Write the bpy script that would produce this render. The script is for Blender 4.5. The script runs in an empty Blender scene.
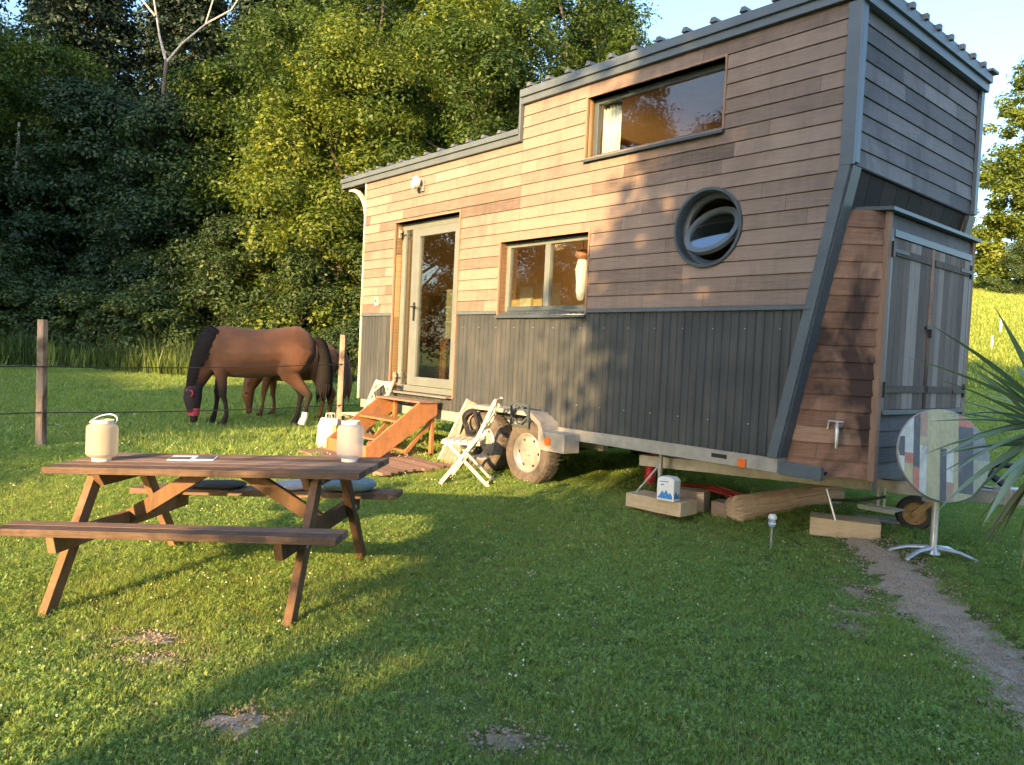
import bpy, bmesh, math, random
import numpy as np
from mathutils import Vector, Matrix

S = bpy.context.scene
COL = S.collection
rad = math.radians

# ------------------------------------------------------------------ camera
F_PX, PITCH, ROLL = 765.24, rad(-2.0214), rad(2.6865)
fw = Vector((0, math.cos(PITCH), math.sin(PITCH)))
up0 = Vector((0, -math.sin(PITCH), math.cos(PITCH)))
rt0 = Vector((1, 0, 0))
rt = rt0 * math.cos(ROLL) + up0 * math.sin(ROLL)
upv = -rt0 * math.sin(ROLL) + up0 * math.cos(ROLL)
cd = bpy.data.cameras.new('camera')
cd.sensor_width = 36.0
cd.lens = F_PX / 1024.0 * 36.0
cd.clip_start = 0.05
cd.clip_end = 3000
cam = bpy.data.objects.new('camera', cd)
COL.objects.link(cam)
M = Matrix.Identity(4)
for i in range(3):
    M[i][0] = rt[i]; M[i][1] = upv[i]; M[i][2] = -fw[i]
M[0][3], M[1][3], M[2][3] = 0, 0, 1.55
cam.matrix_world = M
S.camera = cam

# ------------------------------------------------------------------ sky and sun
SUN_AZ, SUN_EL = rad(29.0), rad(14.0)       # light travels 29 degrees right of straight ahead
W_ = bpy.data.worlds.new('World'); S.world = W_; W_.use_nodes = True
nt = W_.node_tree; nt.nodes.clear()
sky = nt.nodes.new('ShaderNodeTexSky'); sky.sky_type = 'NISHITA'
sky.sun_disc = False
sky.sun_elevation = SUN_EL
sky.sun_rotation = SUN_AZ + math.pi
sky.air_density = 1.0; sky.dust_density = 2.5; sky.ozone_density = 2.6
bg = nt.nodes.new('ShaderNodeBackground'); bg.inputs[1].default_value = 0.15
ow = nt.nodes.new('ShaderNodeOutputWorld')
nt.links.new(sky.outputs[0], bg.inputs[0]); nt.links.new(bg.outputs[0], ow.inputs[0])
sl = bpy.data.lights.new('sun', 'SUN'); sl.energy = 3.9; sl.angle = rad(0.5)
sl.color = (1.0, 0.64, 0.28)
sun = bpy.data.objects.new('sun', sl); COL.objects.link(sun)
ldir = Vector((math.sin(SUN_AZ) * math.cos(SUN_EL), math.cos(SUN_AZ) * math.cos(SUN_EL), -math.sin(SUN_EL)))
sun.rotation_euler = ldir.to_track_quat('-Z', 'Y').to_euler()
sun.location = (-10, -18, 12)
S.view_settings.view_transform = 'Standard'
S.view_settings.look = 'None'
S.view_settings.gamma = 1
S.view_settings.exposure = 2.12
S.render.engine = 'CYCLES'
S.cycles.max_bounces = 8
S.cycles.transparent_max_bounces = 16

# ------------------------------------------------------------------ helpers
def ss(t):
    t = np.clip(t, 0, 1); return t * t * (3 - 2 * t)

def gz(x, y):
    """height of the ground"""
    x = np.asarray(x, float); y = np.asarray(y, float)
    yy = np.minimum(y, 75)
    z = .24 * ss((y - 5.2 + 1.6 * ss((x - 1.9) / 1.4)) / 3.6) + .045 * np.maximum(0, yy - 12)
    t = (x - .25 * np.maximum(y, 0)) / (.25 * np.maximum(y, 0) + 5)
    z = z + .13 * np.maximum(0, yy - 14) * ss(t)
    z = z + .03 * (x + 1.8) * np.exp(-((x + 1.8) ** 2 + (y - 4.8) ** 2) / 5)
    return z
def G(x, y): return float(gz(x, y))

def tag(o, label=None, cat=None, group=None, kind=None):
    if label: o['label'] = label
    if cat: o['category'] = cat
    if group: o['group'] = group
    if kind: o['kind'] = kind
    return o
def empty(name, loc, rz=0, label=None, cat=None, group=None):
    o = bpy.data.objects.new(name, None); COL.objects.link(o)
    o.location = loc; o.rotation_euler = (0, 0, rz); o.empty_display_size = .1
    return tag(o, label, cat, group)
def copy_tree(o, parent=None):
    c = o.copy(); COL.objects.link(c)
    if parent is not None: c.parent = parent
    for ch in list(o.children): copy_tree(ch, c)
    return c

def catmull(q, sm):
    q = np.array(q, float); n = len(q); out = []
    for i in range(n - 1):
        p0, p1, p2, p3 = q[max(0, i - 1)], q[i], q[i + 1], q[min(n - 1, i + 2)]
        for k in range(sm):
            t = k / sm
            out.append(.5 * (2 * p1 + (p2 - p0) * t + (2 * p0 - 5 * p1 + 4 * p2 - p3) * t * t + (3 * p1 - p0 - 3 * p2 + p3) * t ** 3))
    out.append(q[-1]); return [tuple(a) for a in out]

class MB:
    """collects shapes, builds them as one mesh object"""
    def __init__(s): s.v = []; s.f = []; s.t = []; s.m = []; s.mi = 0; s.tone = .5
    def add(s, vs, fs):
        b = len(s.v); s.v += [tuple(p) for p in vs]
        for f in fs: s.f.append([i + b for i in f]); s.t.append(s.tone); s.m.append(s.mi)
    def box(s, x0, x1, y0, y1, z0, z1, mat=None):
        vs = [(x, y, z) for z in (z0, z1) for y in (y0, y1) for x in (x0, x1)]
        if mat is not None: vs = [mat @ Vector(p) for p in vs]
        s.add(vs, [(0, 2, 3, 1), (4, 5, 7, 6), (0, 1, 5, 4), (2, 6, 7, 3), (0, 4, 6, 2), (1, 3, 7, 5)])
    def bar(s, a, b, w, h, upd=(0, 0, 1)):
        """square bar from a to b; h is its size along upd"""
        a = Vector(a); b = Vector(b); d = (b - a); L = d.length; d.normalize()
        u = Vector(upd); side = d.cross(u)
        if side.length < 1e-4: side = d.cross(Vector((1, 0, 0)))
        side.normalize(); u = side.cross(d)
        m = Matrix.Identity(4)
        for i in range(3): m[i][0] = d[i]; m[i][1] = side[i]; m[i][2] = u[i]; m[i][3] = a[i]
        s.box(0, L, -w / 2, w / 2, -h / 2, h / 2, m)
    def rings(s, rs, cap=True, closed=True):
        n = len(rs[0]); vs = [p for r in rs for p in r]; fs = []
        for k in range(len(rs) - 1):
            for i in range(n if closed else n - 1):
                j = (i + 1) % n
                fs.append((k * n + i, k * n + j, (k + 1) * n + j, (k + 1) * n + i))
        if cap: fs.append(tuple(range(n))[::-1]); fs.append(tuple((len(rs) - 1) * n + i for i in range(n)))
        s.add(vs, fs)
    def tube(s, pts, r, n=8, cap=True, sm=0):
        pts = [Vector(p) for p in pts]; r = [r] * len(pts) if not hasattr(r, '__len__') else r
        if sm:
            q = [tuple(p) + (tuple(a) if hasattr(a, '__len__') else (a, a)) for p, a in zip(pts, r)]
            q = catmull(q, sm); pts = [Vector(a[:3]) for a in q]; r = [(max(.003, a[3]), max(.003, a[4])) for a in q]
        rs = []; ref = None
        for i, p in enumerate(pts):
            d = (pts[min(i + 1, len(pts) - 1)] - pts[max(i - 1, 0)]).normalized()
            if ref is None: ref = Vector((0, 0, 1)) if abs(d.z) < .9 else Vector((1, 0, 0))
            a = d.cross(ref).normalized(); b = a.cross(d); ref = b
            q = r[i]; qa, qb = (q if hasattr(q, '__len__') else (q, q))
            rs.append([p + a * math.cos(t) * qa + b * math.sin(t) * qb for t in [2 * math.pi * k / n for k in range(n)]])
        s.rings(rs, cap)
    def lathe(s, prof, n=24, mat=None, cap=True):
        """prof: list of (r, z) around z"""
        rs = []
        for r, z in prof:
            ring = [Vector((r * math.cos(2 * math.pi * k / n), r * math.sin(2 * math.pi * k / n), z)) for k in range(n)]
            if mat is not None: ring = [mat @ p for p in ring]
            rs.append(ring)
        s.rings(rs, cap)
    def prism(s, poly, axis, a, b, mat=None):
        """poly: 2-D outline; axis 'y' -> (x,z) extruded along y"""
        def P(p, t): return {'y': (p[0], t, p[1]), 'x': (t, p[0], p[1]), 'z': (p[0], p[1], t)}[axis]
        n = len(poly); vs = [P(p, a) for p in poly] + [P(p, b) for p in poly]
        if mat is not None: vs = [mat @ Vector(p) for p in vs]
        s.add(vs, [tuple(range(n)), tuple(range(2 * n - 1, n - 1, -1))] + [(i, i + n, (i + 1) % n + n, (i + 1) % n) for i in range(n)])
    def ball(s, c, r, n=10, sq=(1, 1, 1)):
        m = Matrix.Translation(c) @ Matrix.Diagonal((sq[0], sq[1], sq[2], 1))
        s.lathe([(max(1e-4, r * math.sin(math.pi * k / n)), -r * math.cos(math.pi * k / n)) for k in range(n + 1)], n + 2, m)
    def split(s, name, mat, parent=None, **kw):
        """one object for each connected piece"""
        par = list(range(len(s.v)))
        def fd(a):
            while par[a] != a: par[a] = par[par[a]]; a = par[a]
            return a
        for f in s.f:
            for q in f[1:]: par[fd(f[0])] = fd(q)
        grp = {}
        for k, f in enumerate(s.f): grp.setdefault(fd(f[0]), []).append(k)
        out = []
        for ks in grp.values():
            m = MB(); ids = sorted({q for k in ks for q in s.f[k]}); mp = {q: i for i, q in enumerate(ids)}
            m.v = [s.v[q] for q in ids]; m.f = [[mp[q] for q in s.f[k]] for k in ks]; m.t = [s.t[k] for k in ks]; m.m = [s.m[k] for k in ks]
            out.append(m.build(name, mat, parent, **kw))
        return out
    def build(s, name, mat, parent=None, bevel=0, smooth=False, fixn=True):
        me = bpy.data.meshes.new(name); me.from_pydata(s.v, [], s.f)
        for m_ in (mat if isinstance(mat, (list, tuple)) else [mat]): me.materials.append(m_)
        me.polygons.foreach_set('material_index', s.m)
        at = me.attributes.new('tone', 'FLOAT', 'FACE'); at.data.foreach_set('value', s.t)
        if fixn:
            bm = bmesh.new(); bm.from_mesh(me); bmesh.ops.recalc_face_normals(bm, faces=bm.faces); bm.to_mesh(me); bm.free()
        me.update()
        o = bpy.data.objects.new(name, me); COL.objects.link(o)
        if parent is not None: o.parent = parent
        if smooth:
            me.shade_smooth()
            try: me.set_sharp_from_angle(angle=rad(40))
            except Exception: pass
        if bevel:
            b = o.modifiers.new('bevel', 'BEVEL'); b.width = bevel; b.segments = 2; b.limit_method = 'ANGLE'; b.angle_limit = rad(35)
            b.harden_normals = False
        return o

# ------------------------------------------------------------------ materials
def mat_new(name):
    m = bpy.data.materials.new(name); m.use_nodes = True
    nt = m.node_tree; p = nt.nodes['Principled BSDF']; return m, nt, p
def N(nt, t, **kw):
    n = nt.nodes.new(t)
    for k, v in kw.items(): setattr(n, k, v)
    return n
def ramp(nt, fac, stops):
    r = N(nt, 'ShaderNodeValToRGB'); e = r.color_ramp.elements
    while len(e) > 1: e.remove(e[-1])
    e[0].position = stops[0][0]; e[0].color = (*stops[0][1], 1)
    for p, c in stops[1:]:
        q = e.new(p); q.color = (*c, 1)
    nt.links.new(fac, r.inputs[0]); return r.outputs[0]
def noise(nt, scale, vec=None, detail=4, rough=.55, dist=0):
    n = N(nt, 'ShaderNodeTexNoise'); n.inputs['Scale'].default_value = scale; n.inputs['Detail'].default_value = detail
    n.inputs['Roughness'].default_value = rough; n.inputs['Distortion'].default_value = dist
    if vec is not None: nt.links.new(vec, n.inputs['Vector'])
    return n.outputs['Fac']
def coords(nt, scale=(1, 1, 1), kind='Object', rot=(0, 0, 0)):
    tc = N(nt, 'ShaderNodeTexCoord'); mp = N(nt, 'ShaderNodeMapping'); mp.inputs['Scale'].default_value = scale
    mp.inputs['Rotation'].default_value = rot
    nt.links.new(tc.outputs[kind], mp.inputs['Vector']); return mp.outputs[0]
def mixc(nt, fac, a, b, blend='MIX'):
    m = N(nt, 'ShaderNodeMix', data_type='RGBA', blend_type=blend)
    if isinstance(fac, (int, float)): m.inputs[0].default_value = fac
    else: nt.links.new(fac, m.inputs[0])
    for k, c in ((6, a), (7, b)):
        if isinstance(c, tuple): m.inputs[k].default_value = (*c, 1)
        else: nt.links.new(c, m.inputs[k])
    return m.outputs[2]
def math_(nt, op, a, b=0.0):
    m = N(nt, 'ShaderNodeMath', operation=op)
    for k, c in ((0, a), (1, b)):
        if isinstance(c, (int, float)): m.inputs[k].default_value = c
        else: nt.links.new(c, m.inputs[k])
    return m.outputs[0]
def bump(nt, p, h, strength=.3, dist=.01):
    b = N(nt, 'ShaderNodeBump'); b.inputs['Strength'].default_value = strength; b.inputs['Distance'].default_value = dist
    nt.links.new(h, b.inputs['Height']); nt.links.new(b.outputs[0], p.inputs['Normal'])
def attr(nt, name):
    a = N(nt, 'ShaderNodeAttribute'); a.attribute_name = name; return a.outputs['Fac']

def simple(name, col, rough=.6, metal=0, var=.25, scale=12, bmp=0, spec=.5):
    m, nt, p = mat_new(name)
    c = tuple(col); d = tuple(x * (1 - var) for x in c); e = tuple(min(1, x * (1 + var)) for x in c)
    f = noise(nt, scale, coords(nt), 5)
    nt.links.new(ramp(nt, f, [(.3, d), (.7, e)]), p.inputs['Base Color'])
    p.inputs['Roughness'].default_value = rough; p.inputs['Metallic'].default_value = metal
    p.inputs['Specular IOR Level'].default_value = spec
    if bmp: bump(nt, p, noise(nt, scale * 4, coords(nt), 3), bmp, .004)
    return m
def wood(name, cols, grain=(2.0, 30, 30), rough=.75, stain=None, bmp=.35, tone_amt=.55, stain_scale=1.2, stain_rng=(.45, .7)):
    """cols: dark, mid, light; grain along local x unless scaled otherwise; 'tone' face attribute shifts each board"""
    m, nt, p = mat_new(name)
    v = coords(nt, grain)
    g = noise(nt, 3.0, v, 6, .65, .4)
    big = noise(nt, 1.3, coords(nt), 4, .6)
    t = attr(nt, 'tone')
    g2_ = noise(nt, 2.0, coords(nt, (7, 7, .8)), 5, .65)
    f = math_(nt, 'ADD', math_(nt, 'ADD', math_(nt, 'MULTIPLY', g, .62), math_(nt, 'MULTIPLY', math_(nt, 'SUBTRACT', g2_, .5), .3)), math_(nt, 'MULTIPLY', t, tone_amt))
    f = math_(nt, 'SUBTRACT', f, .10 + .5 * (tone_amt - .5))
    f = math_(nt, 'ADD', f, math_(nt, 'MULTIPLY', big, .25))
    f = math_(nt, 'SUBTRACT', f, .12)
    c = ramp(nt, f, [(.12, cols[0]), (.5, cols[1]), (.88, cols[2])])
    if stain:
        s_ = noise(nt, stain_scale, coords(nt, (1, 1, .55)), 4, .6, .6)
        r = ramp(nt, s_, [(stain_rng[0], (0, 0, 0)), (stain_rng[1], (1, 1, 1))])
        c = mixc(nt, r, c, stain)
    nt.links.new(c, p.inputs['Base Color'])
    p.inputs['Roughness'].default_value = rough
    p.inputs['Specular IOR Level'].default_value = .3
    bump(nt, p, g, bmp, .004)
    return m

MT = {}
MT['cedar'] = wood('weathered cedar', [(.105, .08, .066), (.235, .178, .145), (.315, .25, .205)], (1.6, 30, 26), tone_amt=.5, stain=(.16, .12, .10), stain_scale=2.2, stain_rng=(.55, .8))
MT['cedar_shade_grey'] = wood('shade tinted grey cedar', [(.06, .06, .066), (.135, .132, .142), (.24, .235, .245)], (30, 1.6, 26), tone_amt=.65, stain=(.09, .08, .08), stain_scale=2, stain_rng=(.52, .75))  # weathered grey, darkened and blued for shade and skylight on the end
MT['cedar_red'] = wood('red stained cedar', [(.10, .055, .036), (.26, .145, .095), (.42, .27, .19)], (2, 2, 26), tone_amt=.5, stain=(.05, .03, .024), stain_scale=1.6, stain_rng=(.46, .58))
MT['cedar_recess'] = wood('recess shade wood', [(.010, .008, .006), (.022, .016, .013), (.04, .03, .025)], (2, 2, 26), tone_amt=.4)  # near-black: shade of the recess under the box is in the colour
MT['jamb'] = wood('window jamb wood', [(.15, .09, .06), (.30, .19, .13), (.42, .28, .2)], (20, 20, 2))
MT['door_wood'] = wood('weathered shed door', [(.07, .055, .048), (.18, .145, .125), (.36, .32, .29)], (14, 26, 1.4), tone_amt=.75)
MT['picnic'] = wood('brown picnic wood', [(.055, .036, .025), (.175, .112, .076), (.31, .215, .155)], (1.6, 26, 26), tone_amt=.6, bmp=.7, stain=(.045, .03, .022), stain_scale=4, stain_rng=(.56, .72))
MT['picnic_leg'] = wood('brown picnic leg wood', [(.06, .035, .02), (.17, .095, .05), (.29, .17, .10)], (14, 14, 2), tone_amt=.5, bmp=.5, stain=(.05, .03, .02), stain_scale=5, stain_rng=(.58, .72))
MT['orange'] = wood('orange oiled wood', [(.16, .07, .03), (.34, .15, .065), (.46, .25, .13)], (3, 16, 12), rough=.6, tone_amt=.5, stain=(.22, .12, .07), stain_scale=6, stain_rng=(.5, .75))
MT['deck'] = wood('worn deck boards', [(.16, .10, .075), (.30, .19, .14), (.42, .29, .22)], (2, 24, 24), tone_amt=.5)
MT['lumber'] = wood('pale sawn lumber', [(.34, .25, .15), (.58, .45, .29), (.70, .57, .40)], (2, 20, 20), tone_amt=.3)
MT['lumber_old'] = wood('old lumber', [(.12, .09, .07), (.24, .18, .14), (.35, .28, .22)], (2, 20, 20), tone_amt=.3)
MT['log'] = wood('bare weathered log', [(.14, .09, .055), (.48, .36, .25), (.70, .58, .44)], (1.2, 22, 22), tone_amt=.2, bmp=.9)
MT['interior'] = wood('interior pine', [(.38, .25, .12), (.52, .36, .18), (.62, .45, .25)], (3, 3, 20), rough=.6, tone_amt=.2)
MT['post'] = wood('fence post wood', [(.10, .08, .06), (.28, .215, .165), (.46, .38, .30)], (12, 12, 1.5), tone_amt=.1, stain=(.05, .035, .025), stain_scale=3.5, stain_rng=(.46, .6))
MT['metal'] = simple('dark grey sheet metal', (.085, .095, .10), .36, .0, .18, 3, spec=.5)
m, nt, p = mat_new('ribbed sheet')
v_ = coords(nt, (9, 9, .5)); f_ = noise(nt, 1.5, v_, 5, .6); g_ = noise(nt, 2.2, coords(nt), 5, .65)
c_ = ramp(nt, math_(nt, 'ADD', math_(nt, 'MULTIPLY', f_, .6), math_(nt, 'MULTIPLY', g_, .4)), [(.3, (.036, .041, .046)), (.5, (.056, .063, .068)), (.72, (.10, .10, .095))])
nt.links.new(c_, p.inputs['Base Color']); nt.links.new(ramp(nt, g_, [(.3, (.3, .3, .3)), (.7, (.55, .55, .55))]), p.inputs['Roughness']); MT['metal'] = m
MT['trim'] = simple('slate blue metal trim', (.10, .125, .145), .4, .0, .12, 4)
MT['frame'] = simple('grey aluminium frame', (.15, .17, .165), .4, .0, .1, 4)
MT['frame_dark'] = simple('blue grey aluminium frame', (.06, .08, .095), .38, .0, .1, 4)
MT['galv'] = simple('galvanised steel', (.36, .345, .31), .5, .25, .2, 9)
MT['cream'] = simple('cream paint', (.52, .48, .37), .55, 0, .1, 14, bmp=.1)
MT['white'] = simple('white paint', (.75, .74, .70), .5, 0, .08, 14)
MT['rubber'] = simple('sunlit tan tyre rubber', (.10, .082, .07), .85, 0, .35, 20, bmp=.4)  # tan of the sunlit tyres is carried in the rubber colour
MT['black'] = simple('black plastic', (.018, .018, .02), .45, 0, .2, 10)
MT['rimm'] = simple('silver wheel rim', (.42, .405, .37), .38, .45, .12, 12)
MT['amber'] = simple('amber lens', (.75, .16, .03), .3, 0, .1, 10)
MT['red'] = simple('red webbing', (.55, .03, .04), .6, 0, .2, 20)
MT['roof'] = simple('roof sheet', (.11, .125, .14), .5, .1, .2, 6)
MT['alu'] = simple('brushed aluminium', (.5, .52, .53), .35, .6, .1, 14)
MT['brass'] = simple('tap metal', (.55, .52, .45), .3, .7, .15, 20)
MT['cloth_white'] = simple('white cotton', (.72, .70, .64), .9, 0, .1, 20, bmp=.2)
MT['blue'] = simple('blue print', (.05, .22, .55), .5, 0, .2, 30)
MT['cush'] = simple('grey cushion cloth', (.40, .40, .42), .95, 0, .15, 20, bmp=.3)
MT['cushb'] = simple('teal grey cushion cloth', (.16, .24, .25), .95, 0, .2, 20, bmp=.3)
MT['concrete'] = simple('concrete', (.30, .28, .25), .9, 0, .2, 20, bmp=.4)
MT['rustpaint'] = simple('rusty ochre paint', (.34, .22, .10), .7, 0, .4, 30, bmp=.3)

def glass_mat(name, tint=(.9, .95, .95), gloss=.0, refl=1.0):
    m, nt, p = mat_new(name); nt.nodes.remove(p)
    out = nt.nodes['Material Output']
    tr = N(nt, 'ShaderNodeBsdfTransparent'); tr.inputs[0].default_value = (*tint, 1)
    gl = N(nt, 'ShaderNodeBsdfGlossy'); gl.inputs['Roughness'].default_value = gloss
    lw = N(nt, 'ShaderNodeLayerWeight'); lw.inputs[0].default_value = .5
    f = math_(nt, 'MULTIPLY', math_(nt, 'POWER', lw.outputs['Facing'], 2.6), .9 * refl); f = math_(nt, 'ADD', f, .05 * refl); f = math_(nt, 'MINIMUM', f, .92)
    mx = N(nt, 'ShaderNodeMixShader'); nt.links.new(f, mx.inputs[0]); nt.links.new(tr.outputs[0], mx.inputs[1]); nt.links.new(gl.outputs[0], mx.inputs[2])
    nt.links.new(mx.outputs[0], out.inputs[0]); return m
MT['glass'] = glass_mat('window glass', refl=.9)
MT['glass_door'] = glass_mat('door glass', (.7, .75, .72), refl=1.6)
MT['glass_sky'] = glass_mat('pivot glass', (.8, .85, .9), refl=3.0)

def leaf_mat(name, dark, mid, light, transl=.45, hue=None):
    m, nt, p = mat_new(name)
    t = attr(nt, 'tone')
    oi = N(nt, 'ShaderNodeObjectInfo')
    f = math_(nt, 'ADD', math_(nt, 'MULTIPLY', t, .8), math_(nt, 'MULTIPLY', oi.outputs['Random'], .2))
    c = ramp(nt, f, [(.05, dark), (.5, mid), (.95, light)])
    nt.links.new(c, p.inputs['Base Color']); p.inputs['Roughness'].default_value = .5
    p.inputs['Specular IOR Level'].default_value = .35
    tl = N(nt, 'ShaderNodeBsdfTranslucent')
    nt.links.new(mixc(nt, 1.0, c, (1.0, 1.0, .45), 'MULTIPLY'), tl.inputs[0])
    mx = N(nt, 'ShaderNodeMixShader'); mx.inputs[0].default_value = transl
    nt.links.new(p.outputs[0], mx.inputs[1]); nt.links.new(tl.outputs[0], mx.inputs[2])
    nt.links.new(mx.outputs[0], nt.nodes['Material Output'].inputs[0]); return m
MT['leaf'] = leaf_mat('broad leaves', (.028, .056, .016), (.062, .11, .02), (.13, .18, .027), .45)
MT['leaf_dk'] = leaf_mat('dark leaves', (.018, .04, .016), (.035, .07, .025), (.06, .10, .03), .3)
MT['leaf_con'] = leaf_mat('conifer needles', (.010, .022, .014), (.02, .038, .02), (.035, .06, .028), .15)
MT['leaf_y'] = leaf_mat('yellow green leaves', (.07, .115, .02), (.15, .205, .03), (.27, .30, .05), .5)
MT['leaf_sh'] = leaf_mat('shrub leaves', (.03, .055, .018), (.06, .10, .03), (.10, .15, .045), .35)
MT['bark'] = wood('bark', [(.04, .03, .025), (.10, .08, .065), (.18, .15, .12)], (14, 14, 1.5), bmp=.8, tone_amt=.2)
MT['bark_pale'] = wood('pale bark', [(.2, .18, .16), (.38, .35, .32), (.55, .52, .48)], (10, 10, 1.5), bmp=.3, tone_amt=.2)
MT['grass'] = leaf_mat('grass blades', (.18, .27, .07), (.32, .43, .11), (.46, .52, .17), .5)
MT['clover'] = leaf_mat('clover leaves', (.15, .26, .07), (.26, .41, .11), (.38, .50, .16), .5)
MT['meadow'] = leaf_mat('sunlit yellow meadow grass', (.15, .24, .045), (.28, .36, .07), (.46, .48, .12), .45)  # yellow of the low sun on the slope is put into this colour
MT['straw'] = leaf_mat('dry grass', (.22, .16, .08), (.34, .26, .13), (.45, .36, .2), .2)
MT['weed_red'] = leaf_mat('reddish seed heads', (.22, .10, .05), (.34, .16, .08), (.42, .24, .10), .3)
MT['petal'] = simple('clover flower heads', (.70, .68, .60), .8, 0, .1, 30)
MT['yucca'] = leaf_mat('sword leaves', (.16, .24, .16), (.27, .38, .26), (.40, .50, .36), .2)
MT['yucca_dry'] = leaf_mat('drying sword leaves', (.16, .17, .07), (.20, .20, .08), (.3, .27, .13), .12)

# lawn soil
m, nt, p = mat_new('lawn ground')
v = coords(nt, kind='Object')
a = noise(nt, 1.1, v, 6, .62); b = noise(nt, 9, v, 6, .7); c_ = noise(nt, 70, v, 4, .7)
cg = ramp(nt, b, [(.3, (.09, .12, .04)), (.55, (.14, .19, .055)), (.8, (.21, .24, .09))])
cs = ramp(nt, c_, [(.3, (.12, .085, .06)), (.7, (.26, .20, .15))])
f = ramp(nt, math_(nt, 'ADD', math_(nt, 'MULTIPLY', a, .7), math_(nt, 'MULTIPLY', b, .3)), [(.60, (0, 0, 0)), (.68, (.75, .75, .75))])
nt.links.new(mixc(nt, f, cg, cs), p.inputs['Base Color']); p.inputs['Roughness'].default_value = .95
p.inputs['Specular IOR Level'].default_value = .1
bump(nt, p, c_, .8, .03); MT['lawn'] = m
m, nt, p = mat_new('dirt track')
v = coords(nt, kind='Object')
a = noise(nt, 5, v, 6, .7); b = noise(nt, 60, v, 5, .75)
c1 = ramp(nt, a, [(.3, (.50, .37, .26)), (.7, (.74, .59, .44))])
c2 = ramp(nt, b, [(.35, (.28, .21, .15)), (.7, (.80, .68, .55))])
nt.links.new(mixc(nt, .5, c1, c2), p.inputs['Base Color']); p.inputs['Roughness'].default_value = .95
bump(nt, p, b, 1.0, .03); MT['dirt'] = m

# ------------------------------------------------------------------ ground
def axis(lim, n, k):
    t = np.linspace(-1, 1, n); return lim * np.sinh(k * t) / math.sinh(k)
gx = axis(420, 260, 7.0); gy = axis(420, 300, 7.0) + 4
XX, YY = np.meshgrid(gx, gy)
rs = np.random.RandomState(3)
ZZ = gz(XX, YY)
ZZ = ZZ + .012 * np.sin(XX * 2.1 + 1.3 * np.sin(YY * 1.7)) * np.sin(YY * 2.6 + np.sin(XX * 1.1)) * (np.abs(YY) < 30)
ny_, nx_ = XX.shape
vs = np.stack([XX, YY, ZZ], -1).reshape(-1, 3)
idx = np.arange(ny_ * nx_).reshape(ny_, nx_)
fs = np.stack([idx[:-1, :-1], idx[:-1, 1:], idx[1:, 1:], idx[1:, :-1]], -1).reshape(-1, 4)
me = bpy.data.meshes.new('ground'); me.from_pydata(vs.tolist(), [], fs.tolist()); me.shade_smooth(); me.materials.append(MT['lawn'])
o = bpy.data.objects.new('ground', me); COL.objects.link(o); tag(o, kind='structure')
def gzn(x, y):
    z = gz(x, y)
    return z + .012 * np.sin(x * 2.1 + 1.3 * np.sin(y * 1.7)) * np.sin(y * 2.6 + np.sin(x * 1.1))

# dirt track winding past the round table
pc = np.array([(2.85, 6.30), (2.93, 5.9), (2.86, 5.45), (2.80, 4.95), (2.76, 4.45), (2.70, 4.0), (2.62, 3.55), (2.50, 3.1), (2.35, 2.6), (2.2, 2.0), (2.0, 1.2), (1.8, .2)])
def path_c(t):
    k = np.clip(t, 0, len(pc) - 1.0001); i = int(k); return pc[i] * (1 - (k - i)) + pc[i + 1] * (k - i)
R_ = random.Random(15)
for bx, by, ax_, ay_, lb_ in ((-1.81, 3.90, .20, .09, 1), (-1.64, 3.62, .17, .06, 2), (-1.05, 3.04, .15, .12, 3), (.04, 3.02, .10, .08, 4), (2.45, 5.25, .07, .16, 5), (2.25, 4.85, .16, .07, 6), (2.12, 4.55, .10, .10, 7)):
    mb = MB(); n = 26; v0 = [(bx, by, float(gzn(bx, by)) + .006)]
    for rr in (.5, .8, 1.0):
        for k in range(n):
            a = 2 * math.pi * k / n; q = .78 * rr * (1 + (.25 * math.sin(3 * a + bx) + .15 * math.sin(7 * a + by) + R_.uniform(-.12, .12)) * (rr > .7)); x_, y_ = bx + ax_ * q * math.cos(a), by + ay_ * q * math.sin(a)
            v0.append((x_, y_, float(gzn(x_, y_)) + (.006 if rr < 1 else -.004)))
    fs_ = [(0, 1 + k, 1 + (k + 1) % n) for k in range(n)] + [(1 + j * n + k, 1 + (j + 1) * n + k, 1 + (j + 1) * n + (k + 1) % n, 1 + j * n + (k + 1) % n) for j in range(2) for k in range(n)]
    mb.add(v0, fs_); tag(mb.build('bare_soil', MT['dirt'], smooth=True), kind='structure')
rows = []; R_ = random.Random(5)
for k in range(111):
    t = k / 10; c = path_c(t); w = .10 + .15 * min(1, t / 3) + .05 * math.sin(k * .9) + .04 * math.sin(k * 2.3 + 1) + R_.uniform(-.03, .03)
    if k < 4: w *= (k + 1) / 5
    rows.append([(c[0] + s * w + R_.uniform(-.02, .02), c[1]) for s in (-1, -.5, 0, .5, 1)])
mb = MB()
vv = [(x, y, float(gzn(np.float64(x), np.float64(y))) + (.010 if 0 < j < 4 else -.004)) for r in rows for j, (x, y) in enumerate(r)]
mb.add(vv, [(i * 5 + j, i * 5 + j + 1, i * 5 + j + 6, i * 5 + j + 5) for i in range(len(rows) - 1) for j in range(4)])
tag(mb.build('path', MT['dirt'], smooth=True, fixn=True), kind='structure')
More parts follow.
